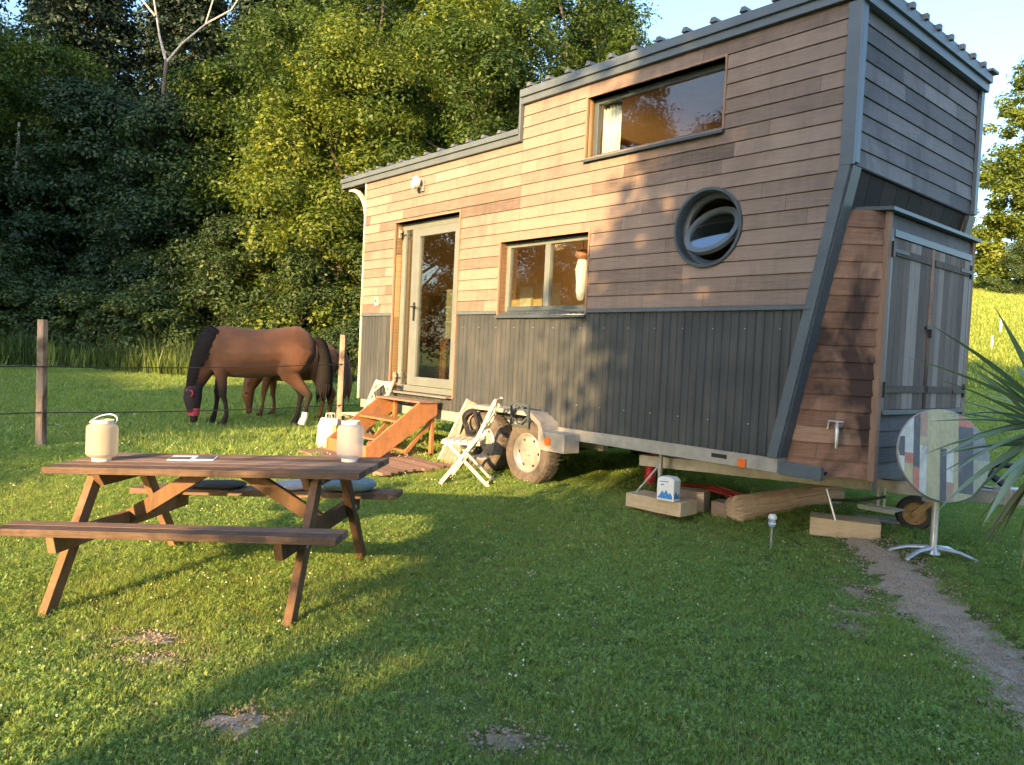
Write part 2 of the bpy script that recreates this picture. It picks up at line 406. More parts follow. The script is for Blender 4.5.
# ------------------------------------------------------------------ the tiny house
YAW = rad(-48.7115); OX, OY = -2.185, 11.0
uX = Vector((math.cos(YAW), math.sin(YAW), 0)); uY = Vector((-math.sin(YAW), math.cos(YAW), 0))
def HW(X, Y, Z=0): return Vector((OX, OY, 0)) + uX * X + uY * Y + Vector((0, 0, Z))
house = empty('tiny_house', (OX, OY, 0), YAW, 'tiny house on a two axle trailer, weathered cedar above dark ribbed metal', 'tiny house')
L, Wd = 7.03, 2.55
ZD, ZB, ZBOX, ZT, ZL = 2.02, .834, 3.10, 4.30, 3.90
def XS(z): return 6.55 + (z - ZB) * (7.0 - 6.55) / (ZBOX - ZB)     # slanted end below the overhang

def boards(mb, org, u, n, z0, z1, row, xl, xr, holes=(), circle=None, seed=1, lmin=.5, lmax=1.7, lo=.017, hi=.006):
    R = random.Random(seed); org = Vector(org); u = Vector(u); n = Vector(n); zv = Vector((0, 0, 1))
    nr = max(1, math.ceil((z1 - z0) / row - .3))
    def P(x, z, k): return org + u * x + zv * z + n * k
    def quad(xa0, xb0, xa1, xb1, za, zb, zlow, zhi):
        if zb > zhi - .0048 > za: zb = zhi - .0048
        def th(z): return lo + (hi - lo) * (z - zlow) / (zhi - zlow)
        mb.add([P(xa0, za, th(za)), P(xb0, za, th(za)), P(xb1, zb, th(zb)), P(xa1, zb, th(zb)), P(xa0, za, 0), P(xb0, za, 0)],
               [(0, 1, 2, 3), (4, 5, 1, 0)])
    for r in range(nr):
        za = z0 + r * row; zb = min(za + row, z1) if r < nr - 1 else z1; zm = (za + zb) / 2
        A0, B0, A1, B1 = xl(za), xr(za), xl(zb), xr(zb)
        cuts = [min(A0, A1)]; x = cuts[0] + R.uniform(.1, lmax)
        while x < max(B0, B1) - .15: cuts.append(x); x += R.uniform(lmin, lmax)
        cuts.append(max(B0, B1))
        for a, b in zip(cuts[:-1], cuts[1:]):
            mb.tone = min(1, max(0, R.gauss(.5, .22)))
            segs = [(a + .0015, b - .0015, za, zb)]
            for hx0, hx1, hz0, hz1 in holes:
                out = []
                for s0, s1, q0, q1 in segs:
                    if hx1 <= s0 or hx0 >= s1 or hz1 <= q0 or hz0 >= q1: out.append((s0, s1, q0, q1)); continue
                    if s0 < hx0: out.append((s0, hx0, q0, q1))
                    if s1 > hx1: out.append((hx1, s1, q0, q1))
                    m0, m1 = max(s0, hx0), min(s1, hx1)
                    if q0 < hz0: out.append((m0, m1, q0, hz0))
                    if q1 > hz1: out.append((m0, m1, hz1, q1))
                segs = out
            for s0, s1, q0, q1 in segs:
                if q1 - q0 < .004 or s1 - s0 < .002: continue
                def lim(z, v):
                    return min(max(v, xl(z)), xr(z))
                if circle and s0 < circle[0] + circle[2] and s1 > circle[0] - circle[2] and q0 < circle[1] + circle[2] and q1 > circle[1] - circle[2]:
                    cx, cz, cr = circle; e = [s0]
                    k = max(s0, cx - cr)
                    while k < min(s1, cx + cr): e.append(k); k += .012
                    e += [min(s1, cx + cr), s1]; e = sorted(set(e))
                    for c0, c1 in zip(e[:-1], e[1:]):
                        dx = abs((c0 + c1) / 2 - cx); h = math.sqrt(max(0, cr * cr - dx * dx)) if dx < cr else 0
                        if h == 0: quad(c0, c1, c0, c1, q0, q1, za, zb); continue
                        if q0 < cz - h: quad(c0, c1, c0, c1, q0, min(q1, cz - h), za, zb)
                        if q1 > cz + h: quad(c0, c1, c0, c1, max(q0, cz + h), q1, za, zb)
                else:
                    quad(lim(q0, s0), lim(q0, s1), lim(q1, s0), lim(q1, s1), q0, q1, za, zb)

DOOR = (.815, 2.24, 1.01, 3.255); SW = (3.03, 4.39, 2.0, 2.82); UW = (4.29, 5.88, 3.56, 4.16)
RC = (5.785, 2.73, .318)
# --- core of the walls, 12 cm thick with openings
def wall_cells(mb, xs, zs, holes, y0, y1):
    for a, b in zip(xs[:-1], xs[1:]):
        for c, d in zip(zs[:-1], zs[1:]):
            mx, mz = (a + b) / 2, (c + d) / 2
            if any(h[0] < mx < h[1] and h[2] < mz < h[3] for h in holes): continue
            mb.mi = 1; mb.box(a, b, y0, y0 + .01, c, d); mb.mi = 0; mb.box(a, b, y0 + .01, y1, c, d)  # black outer skin puts shade into the gaps between the boards
hr = (RC[0] - RC[2], RC[0] + RC[2], RC[1] - RC[2], RC[1] + RC[2])
mb = MB()
hl = [DOOR, SW, UW, hr]
wall_cells(mb, [0, .815, 2.24, 3.03, 3.30], [ZB, 1.01, 2.0, 2.82, 3.255, ZL], hl, 0, .12)
wall_cells(mb, [3.30, 4.29, 4.39, hr[0], 5.88, hr[1], 6.5], [ZB, 2.0, hr[2], 2.82, hr[3], 3.56, 4.16, ZT], hl, 0, .12)
mb.prism([(6.5, ZB), (6.54, ZB), (6.985, ZBOX), (6.985, ZT), (6.5, ZT)], 'y', .01, .12)
mb.mi = 1; mb.prism([(6.5, ZB), (6.54, ZB), (6.985, ZBOX), (6.985, ZT), (6.5, ZT)], 'y', 0, .01)
mb.build('wall', [MT['interior'], MT['black']], house)
mb = MB()
mb.box(0.0, 3.30, Wd - .12, Wd, ZB, ZL); mb.box(3.30, 6.5, Wd - .12, Wd, ZB, ZT)
mb.prism([(6.5, ZB), (6.54, ZB), (6.985, ZBOX), (6.985, ZT), (6.5, ZT)], 'y', Wd - .12, Wd)
mb.box(0.0, .1, .12, Wd - .12, ZB, ZL)
mb.box(3.24, 3.30, .12, Wd - .12, ZL - .04, ZT)
mb.prism([(6.46, ZB), (6.53, ZB), (6.975, ZBOX), (6.90, ZBOX)], 'y', .12, Wd - .12)
mb.box(6.90, 6.975, .12, Wd - .12, ZBOX, ZT)
mb.build('wall', MT['interior'], house)
mb = MB(); mb.box(.1, 6.46, .12, Wd - .12, ZB + .06, 1.0); mb.build('floor', MT['interior'], house)
mb = MB(); mb.box(4.95, 5.0, .12, Wd - .12, 1.0, 3.159); mb.build('light_block', MT['interior'], house)  # added wall, keeps the lamp's light away from the round window
mb = MB(); mb.box(3.3, 6.9, .12, Wd - .12, 3.16, 3.22); mb.build('loft_floor', MT['interior'], house)
mb = MB(); mb.box(.1, 3.24, .12, Wd - .12, ZL - .06, ZL - .005); mb.box(3.3, 6.9, .12, Wd - .12, ZT - .05, ZT - .005)
mb.build('ceiling', MT['interior'], house)
# --- front boards
mb = MB()
boards(mb, (0, 0, 0), (1, 0, 0), (0, -1, 0), ZD + .03, ZL, .125, lambda z: 0.0, lambda z: 3.32, [DOOR, SW], None, 4)
boards(mb, (0, 0, 0), (1, 0, 0), (0, -1, 0), ZD + .03, ZT, .125, lambda z: 3.32, lambda z: min(6.985, XS(z) - .02), [SW, UW], (RC[0], RC[1], RC[2]), 9)
mb.build('cladding', MT['cedar'], house)
# left edge board
mb = MB(); mb.box(-.03, .0, -.022, .1, ZB, ZL); mb.build('corner_board', MT['cream'], house)
# --- end boards on the overhanging box (seen from the drawbar side)
mb = MB()
boards(mb, (L - .045, 0, 0), (0, 1, 0), (1, 0, 0), ZBOX, ZT - .02, .133, lambda z: .0, lambda z: Wd, (), None, 21, .35, 1.1)
mb.build('cladding', MT['cedar_shade_grey'], house)
# back boards
mb = MB()
boards(mb, (0, Wd, 0), (1, 0, 0), (0, 1, 0), ZB, ZL, .127, lambda z: 0.0, lambda z: 3.3, (), None, 31)
boards(mb, (0, Wd, 0), (1, 0, 0), (0, 1, 0), ZB, ZT, .127, lambda z: 3.3, lambda z: min(6.985, XS(z)), (), None, 32)
boards(mb, (-.0, 0, 0), (0, 1, 0), (-1, 0, 0), ZB, ZL, .127, lambda z: 0.0, lambda z: Wd, (), None, 33)
boards(mb, (3.30, 0, 0), (0, 1, 0), (-1, 0, 0), ZL, ZT, .127, lambda z: 0.0, lambda z: Wd, (), None, 34)
mb.build('cladding', MT['cedar'], house)
# --- underside of the box and slanting end wall behind the shed
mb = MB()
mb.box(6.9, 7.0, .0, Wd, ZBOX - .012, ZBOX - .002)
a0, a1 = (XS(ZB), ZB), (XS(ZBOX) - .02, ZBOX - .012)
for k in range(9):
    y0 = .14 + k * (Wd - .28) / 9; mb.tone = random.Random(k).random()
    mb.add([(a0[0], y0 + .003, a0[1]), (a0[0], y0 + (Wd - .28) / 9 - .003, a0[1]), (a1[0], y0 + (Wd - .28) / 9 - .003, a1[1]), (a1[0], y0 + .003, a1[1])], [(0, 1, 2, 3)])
mb.build('end_wall', MT['cedar_recess'], house)
# --- ribbed metal below
mb = MB()
def rib_panel(x0, x1, zlo, zhi):
    pitch = .078; x = x0; pts = []
    k = math.floor(x0 / pitch)
    prof = [(0, 0), (.036, 0), (.042, .013), (.056, .013), (.062, 0)]
    while k * pitch < x1 + pitch:
        for dx, dy in prof:
            q = k * pitch + dx
            if x0 <= q <= x1: pts.append((q, dy))
        k += 1
    pts = [(x0, 0)] + pts + [(x1, 0)]
    for (a, ya), (b, yb) in zip(pts[:-1], pts[1:]):
        if b - a < 1e-5: continue
        za, zb_ = zlo, zlo
        def low(xx):
            if xx <= 6.545: return zlo
            return zlo + (xx - 6.545) / (XS(zhi) - .02 - 6.545) * (zhi - zlo)
        mb.add([(a, -.004 - ya, low(a)), (b, -.004 - yb, low(b)), (b, -.004 - yb, zhi), (a, -.004 - ya, zhi)], [(0, 1, 2, 3)])
rib_panel(0, DOOR[0], ZB, ZD); rib_panel(DOOR[0], DOOR[1], ZB, DOOR[2] - .02); rib_panel(DOOR[1], XS(ZD) - .02, ZB, ZD)
mb.build('metal_cladding', MT['metal'], house, fixn=False)
# small screws
mb = MB()
for k in range(13):
    X = 4.35 + k * .315
    if X > 6.5: break
    mb.ball((X - X % .078 + .049, -.022, 1.08), .007, 5)
for k in range(20):
    X = 2.4 + k * .315
    if X > 6.6: break
    mb.ball((X - X % .078 + .049, -.022, 1.86), .006, 5)
mb.split('screw', MT['galv'], house)
# --- trims
mb = MB()
for a, b in ((0, DOOR[0] - .012), (DOOR[1] + .012, SW[0] - .02), (SW[1] + .02, XS(ZD) - .02)):
    mb.box(a, b, -.034, 0, ZD - .008, ZD + .010); mb.box(a, b, -.026, 0, ZD + .010, ZD + .026)
mb.split('drip_rail', MT['trim'], house)
mb = MB()
mb.box(6.93, 7.035, -.03, .0, ZBOX - .02, ZT - .02); mb.box(7.0, 7.035, .0, .075, ZBOX, ZT - .02)
mb.box(7.0, 7.035, Wd - .06, Wd + .02, ZBOX, ZT - .02)
mb.split('corner_trim', MT['trim'], house, bevel=.003)
mb = MB()
s0, s1 = XS(ZB) - .075, XS(ZBOX) - .075
mb.prism([(s0, ZB), (s0 + .085, ZB), (s1 + .085, ZBOX - .02), (s1, ZBOX - .02)], 'y', -.028, .0)
mb.split('slanted_trim', MT['trim'], house, bevel=.003)
mb = MB()
mb.prism([(s0 + .066, ZB), (s0 + .098, ZB), (s1 + .098, ZBOX - .02), (s1 + .066, ZBOX - .02)], 'y', 0, .14)
mb.prism([(s0 + .066, ZB), (s0 + .098, ZB), (s1 + .098, ZBOX - .02), (s1 + .066, ZBOX - .02)], 'y', Wd - .14, Wd + .02)
mb.split('slanted_trim', MT['frame_dark'], house, bevel=.003)
# --- fascia
mb = MB()
mb.box(3.30, 7.06, -.05, 0, ZT, ZT + .07); mb.box(3.30, 7.06, -.075, 0, ZT + .07, ZT + .15)
mb.box(7.0, 7.06, 0, Wd + .05, ZT - .03, ZT + .05); mb.box(7.0, 7.085, 0, Wd + .05, ZT + .05, ZT + .12)
mb.box(-.68, 3.30, -.05, 0, ZL, ZL + .075); mb.box(-.68, 3.30, -.075, 0, ZL + .075, ZL + .135)
mb.box(-.70, -.66, .0, Wd + .05, ZL, ZL + .135)
mb.box(3.285, 3.315, -.06, 0, ZL, ZT + .15)
mb.split('fascia', MT['trim'], house, bevel=.003)
mb = MB()
mb.box(3.26, 7.07, .0, Wd + .08, ZT + .10, ZT + .16)
mb.box(-.66, 3.27, .0, Wd + .08, ZL + .02, ZL + .14)
k = 3.45
while k < 7.0:
    mb.prism([(k - .035, ZT + .161), (k + .035, ZT + .161), (k + .018, ZT + .20), (k - .018, ZT + .20)], 'y', -.085, Wd + .1); k += .29
k = -.5
while k < 3.2:
    mb.prism([(k - .035, ZL + .141), (k + .035, ZL + .141), (k + .018, ZL + .175), (k - .018, ZL + .175)], 'y', -.085, Wd + .1); k += .29
k = .12
while k < Wd:
    mb.box(7.05, 7.11, k, k + .05, ZT + .12, ZT + .165); k += .27
mb.box(6.98, 7.11, Wd - .05, Wd + .12, ZT + .145, ZT + .168)
mb.build('roof', MT['roof'], house)
mb = MB()
mb.box(-.66, -.0, .0, Wd, ZL - .02, ZL)
mb.build('soffit', MT['cedar_recess'], house)
mb = MB()
arc = [(-.55 + .50 * math.sin(t), 0, ZL - .02 - .50 * (1 - math.cos(t))) for t in [math.pi / 2 * k / 10 for k in range(11)]]
for a, b in zip(arc[:-1], arc[1:]): mb.bar((a[0], .03, a[2]), (b[0], .03, b[2]), .05, .05, (0, 1, 0))
mb.build('bracket', MT['cream'], house)
# --- openings
def lining(x0, x1, z0, z1, d, mat, name, t=.018, proud=.026):
    mb = MB()
    mb.box(x0 - t, x0, -proud, d, z0 - t, z1 + t); mb.box(x1, x1 + t, -proud, d, z0 - t, z1 + t)
    mb.box(x0, x1, -proud, d, z1, z1 + t); mb.box(x0, x1, -proud, d, z0 - t, z0)
    return mb
def frame(par, x0, x1, z0, z1, y, bars, w=.055, dep=.05, mat=None, name='window', vb=()):
    mb = MB()
    mb.box(x0, x0 + w, y, y + dep, z0, z1); mb.box(x1 - w, x1, y, y + dep, z0, z1)
    mb.box(x0 + w, x1 - w, y, y + dep, z1 - w, z1); mb.box(x0 + w, x1 - w, y, y + dep, z0, z0 + w)
    for b, bw in bars: mb.box(b - bw / 2, b + bw / 2, y - .004, y + dep + .004, z0 + w, z1 - w)
    return mb.build(name, mat or MT['frame'], par, .003)
# upper window
w = frame(house, UW[0], UW[1], UW[2], UW[3], .085, (), .05, .05, MT['frame_dark'])
lining(*UW, .085, None, '').build('frame', MT['jamb'], w)
mb = MB(); mb.box(UW[0] + .045, UW[1] - .045, .105, .111, UW[2] + .045, UW[3] - .045); mb.build('pane', MT['glass'], w)
mb = MB(); mb.prism([(-.055, UW[2] - .02), (.085, UW[2] + .035), (.085, UW[2] - .0), (-.055, UW[2] - .045)], 'x', UW[0] - .02, UW[1] + .02); mb.build('sill', MT['frame_dark'], w)
# small window
w = frame(house, SW[0], SW[1], SW[2], SW[3], .085, ((3.70, .075),), .055, .05, MT['frame'])
lining(*SW, .085, None, '').build('frame', MT['jamb'], w)
mb = MB(); mb.box(SW[0] + .05, SW[1] - .05, .105, .111, SW[2] + .05, SW[3] - .05); mb.build('pane', MT['glass'], w)
mb = MB(); mb.prism([(-.055, SW[2] - .01), (.085, SW[2] + .05), (.085, SW[2]), (-.055, SW[2] - .035)], 'x', SW[0] - .02, SW[1] + .02)
mb.box(SW[0] + .06, SW[1] - .06, .07, .085, SW[2] + .055, SW[2] + .10); mb.build('sill', MT['frame_dark'], w)
# round pivot window
c = (RC[0], RC[1])
rot = Matrix.Translation((c[0], 0, c[1])) @ Matrix.Rotation(math.pi / 2, 4, 'X')       # local z -> outwards (-y)
mb = MB()
mb.lathe([(.318, .035), (.343, .035), (.343, .0), (.318, .0)], 56, rot, False)
mb.lathe([(.318, .035), (.318, -.13)], 56, rot, False)
w = mb.build('round_window', MT['frame_dark'], house, smooth=True, fixn=False)
mb = MB(); mb.lathe([(.318, -.075), (.283, -.075), (.27, -.085), (.27, -.13), (.318, -.13)], 56, rot, False)
mb.build('frame', MT['frame_dark'], w, smooth=True, fixn=False)
rs_ = Matrix.Translation((c[0], .065, c[1] - .015)) @ Matrix.Rotation(rad(-34), 4, 'X') @ Matrix.Rotation(math.pi / 2, 4, 'X')
mb = MB(); mb.lathe([(.212, .02), (.262, .02), (.262, -.02), (.212, -.02), (.212, .02)], 56, rs_, False)
mb.build('sash', MT['trim'], w, smooth=True, fixn=False)
mb = MB(); mb.lathe([(.001, .004), (.213, .004), (.213, -.002), (.001, -.002)], 48, rs_, False); mb.build('pane', MT['glass_sky'], w, fixn=False)
# door
mb = MB()
x0, x1, z0, z1 = DOOR
mb.box(x0, x0 + .085, .10, .15, z0, z1); mb.box(x1 - .06, x1, .10, .15, z0, z1)
mb.box(x0 + .085, x1 - .06, .10, .15, z1 - .09, z1); mb.box(x0 + .085, x1 - .06, .10, .15, z0, z0 + .08)
mb.box(1.06, 1.135, .098, .152, z0 + .08, z1 - .09)
d = mb.build('door', MT['frame'], house, .003)
mb = MB()
mb.box(1.137, 1.25, .085, .15, z0 + .085, z1 - .095); mb.box(2.02, 2.17, .085, .15, z0 + .085, z1 - .095)
mb.box(1.25, 2.02, .085, .15, z1 - .20, z1 - .095); mb.box(1.25, 2.02, .085, .15, z0 + .085, z0 + .20)
mb.build('leaf', MT['frame'], d, .003)
mb = MB(); mb.box(1.24, 2.03, .115, .121, z0 + .19, z1 - .19); mb.box(.895, 1.065, .122, .128, z0 + .07, z1 - .08)
mb.build('pane', MT['glass_door'], d)
lining(*DOOR, .10, None, '').build('frame', MT['jamb'], d)
mb = MB(); mb.box(1.165, 1.205, .075, .085, 1.95, 2.19); mb.tube([(1.185, .08, 2.13), (1.185, .03, 2.13), (1.30, .025, 2.13)], .010, 8); mb.build('handle', MT['black'], d)
mb = MB()
for z in (1.13, 3.06):
    mb.box(.835, .86, .02, .05, z, z + .12); mb.tube([(.85, .03, z + .06), (.93, .0, z + .07)], .014, 8)
mb.split('hinge', MT['galv'], d)
mb = MB(); mb.box(x0 + .02, x1 - .02, -.10, .10, z0 - .025, z0 - .002); mb.build('sill', MT['frame'], d, .003)
# lamp, socket
mb = MB()
mb.box(1.40, 1.46, -.045, -.018, 3.60, 3.74); mb.tube([(1.43, -.04, 3.64), (1.43, -.10, 3.66)], .018, 8)
lm = mb.build('wall_lamp', MT['galv'], house, .003)
rl = Matrix.Translation((1.40, -.12, 3.70)) @ Matrix.Rotation(rad(78), 4, 'X') @ Matrix.Rotation(rad(-10), 4, 'Y')
mb = MB(); mb.lathe([(.03, -.05), (.075, -.03), (.085, .02), (.072, .03), (.001, .022)], 24, rl); mb.build('lamp_head', MT['white'], lm, smooth=True)
mb = MB(); mb.box(.36, .46, -.035, -.015, 2.155, 2.275)
sk = mb.build('socket', MT['cream'], house, .004)
mb = MB(); mb.box(.395, .425, -.041, -.035, 2.20, 2.235); mb.build('socket_hole', MT['black'], sk)
# outside tap is on the shed
# --- interior things that show behind the glass
par = [('window_stand_in', 'cream', (.70, .95, 2.38, 2.42, 1.75, 2.62)), ('window_stand_in', 'cream', (1.18, 1.56, 2.38, 2.42, 1.75, 2.66))]  # cream panels stand in for bright daylit windows of the far wall
for n_, m_, b_ in par:
    mb = MB(); mb.box(*b_); mb.build(n_, MT[m_], house)
cb = empty('cabinet', HW(.2, .95, 1.0), YAW, 'orange wooden cabinet inside the house behind the glass door', 'cabinet')
mb = MB(); mb.box(.03, .87, .02, .45, .02, .72); mb.build('body', MT['orange'], cb, .004)
mb = MB(); mb.box(0, .9, -.01, .47, .72, .75); mb.build('top', MT['orange'], cb, .004)
mb = MB(); mb.box(.05, .44, .0, .018, .05, .70); mb.build('door', MT['orange'], cb, .004)
mb = MB(); mb.box(.46, .85, .0, .018, .05, .70); mb.build('door', MT['orange'], cb, .004)
zz = 1.75
for k, (a, h, wd) in enumerate(((.10, .26, .55), (.18, .22, .42), (.24, .24, .34))):
    lb = ['cream storage box on the cabinet, lowest and widest of its stack', 'cream storage box in the middle of the stack on the cabinet', 'narrow cream storage box on top of the stack behind the door'][k]
    p_ = HW(.2 + a, 1.05, zz)
    o = empty('storage_box', p_, YAW, lb, 'box', 'storage boxes stacked on the cabinet')
    mb = MB(); mb.box(0, wd, 0, .3, 0.001, h - .03); mb.build('body', MT['cream'], o, .004)
    mb = MB(); mb.box(-.008, wd + .008, -.008, .308, h - .03, h - .002); mb.build('lid', MT['white'], o, .003)
    zz += h
# curtain in the upper window
def curtain(X0, X1, Y, z0, z1, name, lab, mat):
    mb = MB(); n = 40; pts = []
    for k in range(n + 1):
        t = k / n; pts.append((X0 + (X1 - X0) * t, Y + .025 * math.sin(t * 34)))
    mb.add([(x, y, z) for z in (z0, z1) for x, y in pts], [(i, i + 1, i + n + 2, i + n + 1) for i in range(n)])
    o = mb.build(name, mat, None, smooth=True, fixn=False)
    o.location = (OX, OY, 0); o.rotation_euler = (0, 0, YAW)
    sd = o.modifiers.new('solid', 'SOLIDIFY'); sd.thickness = .004
    return tag(o, lab, 'curtain')
curtain(4.30, 4.53, .20, 3.40, 4.20, 'curtain', 'white curtain drawn to the left side of the upper loft window', MT['cloth_white'])
# hanging plant cloth in the small window
o = empty('pendant_lamp', HW(3.90, .42, 2.18), YAW, 'white woven pendant lamp with an orange top, lit, in the small window', 'pendant lamp')
mb = MB(); mb.tube([(0, 0, z) for z in (.0, .03, .1, .2, .34, .44)], [.03, .05, .06, .06, .075, .05], 14); mb.build('shade', MT['cloth_white'], o, smooth=True)
mb = MB(); mb.tube([(0, 0, z) for z in (.44, .48, .54, .56)], [.05, .085, .07, .02], 14); mb.build('crown', MT['orange'], o, smooth=True)
mb = MB(); mb.tube([(0, 0, .56), (0, 0, 1.55)], .004, 6); mb.build('cord', MT['black'], o)
lb_ = bpy.data.lights.new('bulb', 'POINT'); lb_.energy = 13; lb_.color = (1.0, .66, .34); lb_.shadow_soft_size = .08
lo_ = bpy.data.objects.new('bulb', lb_); COL.objects.link(lo_); lo_.parent = o; lo_.location = (-.9, .5, .75)

# --- trailer
mb = MB()
mb.box(0.05, 6.56, -.01, .05, .715, ZB - .003); mb.box(0.05, 6.56, Wd - .05, Wd + .01, .715, ZB - .003)
mb.box(6.50, 6.56, .05, Wd - .05, .715, ZB - .003); mb.box(.05, .11, .05, Wd - .05, .715, ZB - .003)
for k in range(9): mb.box(.6 + k * .68, .66 + k * .68, .05, Wd - .05, .74, ZB - .004)
mb.box(2.6, 4.4, .35, .42, .60, .74); mb.box(2.6, 4.4, Wd - .42, Wd - .35, .60, .74)
mb.build('chassis', MT['galv'], house, .004)
mb = MB(); mb.box(6.56, 6.90, .03, .09, .70, .80); mb.box(6.56, 6.62, .09, .5, .70, .80); mb.build('bumper', MT['trim'], house, .004)
mb = MB(); mb.box(5.95, 6.1, -.014, -.010, .765, .80); mb.build('slot', MT['black'], house)
mb = MB(); mb.box(6.22, 6.29, -.04, -.012, .72, .79); mb.build('reflector', MT['amber'], house, .003)
mb = MB(); mb.box(4.02, 4.40, -.235, -.015, .60, .79)
ls = mb.build('lamp_bracket', MT['galv'], house, .004)
mb = MB(); mb.lathe([(.045, 0), (.045, .012), (.001, .016)], 20, Matrix.Translation((4.17, -.236, .70)) @ Matrix.Rotation(math.pi / 2, 4, 'X')); mb.build('reflector', MT['amber'], ls)
# mudguard over both wheels
mb = MB()
prof = [(2.66, .62), (2.74, .86), (2.88, .975), (3.9, .975), (4.06, .88), (4.16, .66)]
a = [(x, -.24, z) for x, z in prof]; b = [(x, -.0, z) for x, z in prof]
mb.add(a + b, [(i, i + 1, i + 7, i + 6) for i in range(5)])
pl = [(x, z) for x, z in prof] + [(4.13, .66)] + [(3.97 + .0, .84), (3.86, .925), (2.92, .925), (2.79, .83), (2.70, .62)]
mb.prism([(x, z) for x, z in prof] + [(4.10, .66), (4.01, .85), (3.87, .93), (2.91, .93), (2.79, .84), (2.71, .62)], 'y', -.243, -.235)
mg = mb.build('mudguard', MT['galv'], house)
sd = mg.modifiers.new('solid', 'SOLIDIFY'); sd.thickness = .004
# wheels
def wheel(X, Y, side, zc=None):
    g0 = G(*HW(X, Y)[:2]); zc = g0 + .325
    m_ = Matrix.Translation((X, Y, zc)) @ Matrix.Rotation(math.pi / 2 * side, 4, 'X')
    mb = MB(); pf = [(.205, .085), (.25, .105), (.31, .10), (.333, .075), (.338, 0), (.333, -.075), (.31, -.10), (.25, -.105), (.205, -.085)]
    mb.lathe(pf, 44, m_, False)
    for k in range(44):
        t = 2 * math.pi * k / 44
        for s_ in (-1, 1):
            mb.bar(m_ @ Vector((.335 * math.cos(t), .335 * math.sin(t), s_ * .02)), m_ @ Vector((.3325 * math.cos(t + .03), .3325 * math.sin(t + .03), s_ * .075)),   .026, .008, (m_.to_3x3() @ Vector((math.cos(t), math.sin(t), 0))))
    root = empty('wheel', (0, 0, 0)); root.parent = house
    mb.build('tyre', MT['rubber'], root, smooth=True, fixn=False)
    mb = MB(); mb.lathe([(.208, .085), (.20, .092), (.185, .06), (.165, .045), (.14, .055), (.10, .062), (.06, .05), (.035, .055), (.03, .075), (.001, .08)], 40, m_, False)
    mb.lathe([(.208, -.085), (.15, -.05), (.001, -.05)], 30, m_, False)
    mb.lathe([(.209, .086), (.209, -.086)], 30, m_, False)
    for k in range(5):
        t = 2 * math.pi * k / 5 + .3; mb.ball(m_ @ Vector((.075 * math.cos(t), .075 * math.sin(t), .062)), .011, 6)
    mb.build('rim', MT['rimm'], root, smooth=True, fixn=False)
    mb = MB()
    for k in range(6):
        t = 2 * math.pi * k / 6; mb.lathe([(.016, .052), (.016, .0535), (.001, .0537)], 8, m_ @ Matrix.Translation((.145 * math.cos(t), .145 * math.sin(t), 0.002)), False)
    mb.split('rim_hole', MT['black'], root)
wheel(3.84, -.13, 1); wheel(3.10, -.13, 1); wheel(3.84, Wd + .13, -1); wheel(3.10, Wd + .13, -1)
mb = MB(); mb.tube([(3.84, -.05, .56), (3.84, Wd + .05, .56)], .03, 8); mb.tube([(3.10, -.05, .56), (3.10, Wd + .05, .56)], .03, 8)
mb.bar((3.1, .38, .60), (3.84, .38, .60), .05, .06); mb.build('axle', MT['black'], house)
# drawbar
cz = .62
mb = MB()
for s_, ya in ((0, .22), (1, Wd - .22)):
    mb.bar((5.0, ya, cz - .02), (7.80, 1.275 - (.05 if s_ == 0 else -.05), cz), .07, .105)
mb.box(6.9, 6.96, .8, 1.75, cz - .05, cz + .05)
mb.build('drawbar', MT['galv'], house, .004)
mb = MB()
mb.box(7.72, 7.86, 1.20, 1.35, cz - .06, cz + .08); mb.prism([(7.86, cz - .05), (8.12, cz - .02), (8.16, cz + .05), (7.86, cz + .08)], 'y', 1.225, 1.325)
cp = mb.build('coupling', MT['alu'], house, .006)
mb = MB(); mb.tube([(7.80, 1.275, cz + .08), (7.68, 1.275, cz + .16), (7.70, 1.275, cz + .24), (8.0, 1.275, cz + .27)], [.03, .03, .022, .018], 8); mb.build('handle', MT['black'], cp)
mb = MB(); mb.tube([(8.1, 1.275, cz - .03), (8.24, 1.275, cz + .0)], [.055, .045], 12); mb.build('coupling_head', MT['black'], cp)
# jockey wheel, wound up
m_ = Matrix.Translation((7.13, 1.275, .37)) @ Matrix.Rotation(rad(25), 4, 'Z') @ Matrix.Rotation(math.pi / 2, 4, 'X')
root = empty('jockey_wheel', (0, 0, 0)); root.parent = house
mb = MB(); mb.lathe([(.095, .03), (.135, .032), (.15, .015), (.15, -.015), (.135, -.032), (.095, -.03)], 32, m_, False); mb.build('tyre', MT['black'], root, smooth=True, fixn=False)
mb = MB(); mb.lathe([(.097, .03), (.08, .012), (.03, .015), (.025, .04), (.001, .04)], 28, m_, False); mb.lathe([(.097, -.03), (.08, -.012), (.001, -.012)], 28, m_, False)
mb.build('rim', MT['rustpaint'], root, smooth=True, fixn=False)
mb = MB()
for s_ in (-.05, .05): mb.bar(m_ @ Vector((0, 0, s_)), (m_ @ Vector((.16, .16, s_))), .02, .05, (0, 0, 1))
mb.tube([m_ @ Vector((.16, .16, -.06)), m_ @ Vector((.16, .16, .06))], .035, 8)
mb.tube([m_ @ Vector((.16, .16, 0)), (7.38, 1.275, cz - .04)], .025, 10); mb.build('fork', MT['rustpaint'], root)
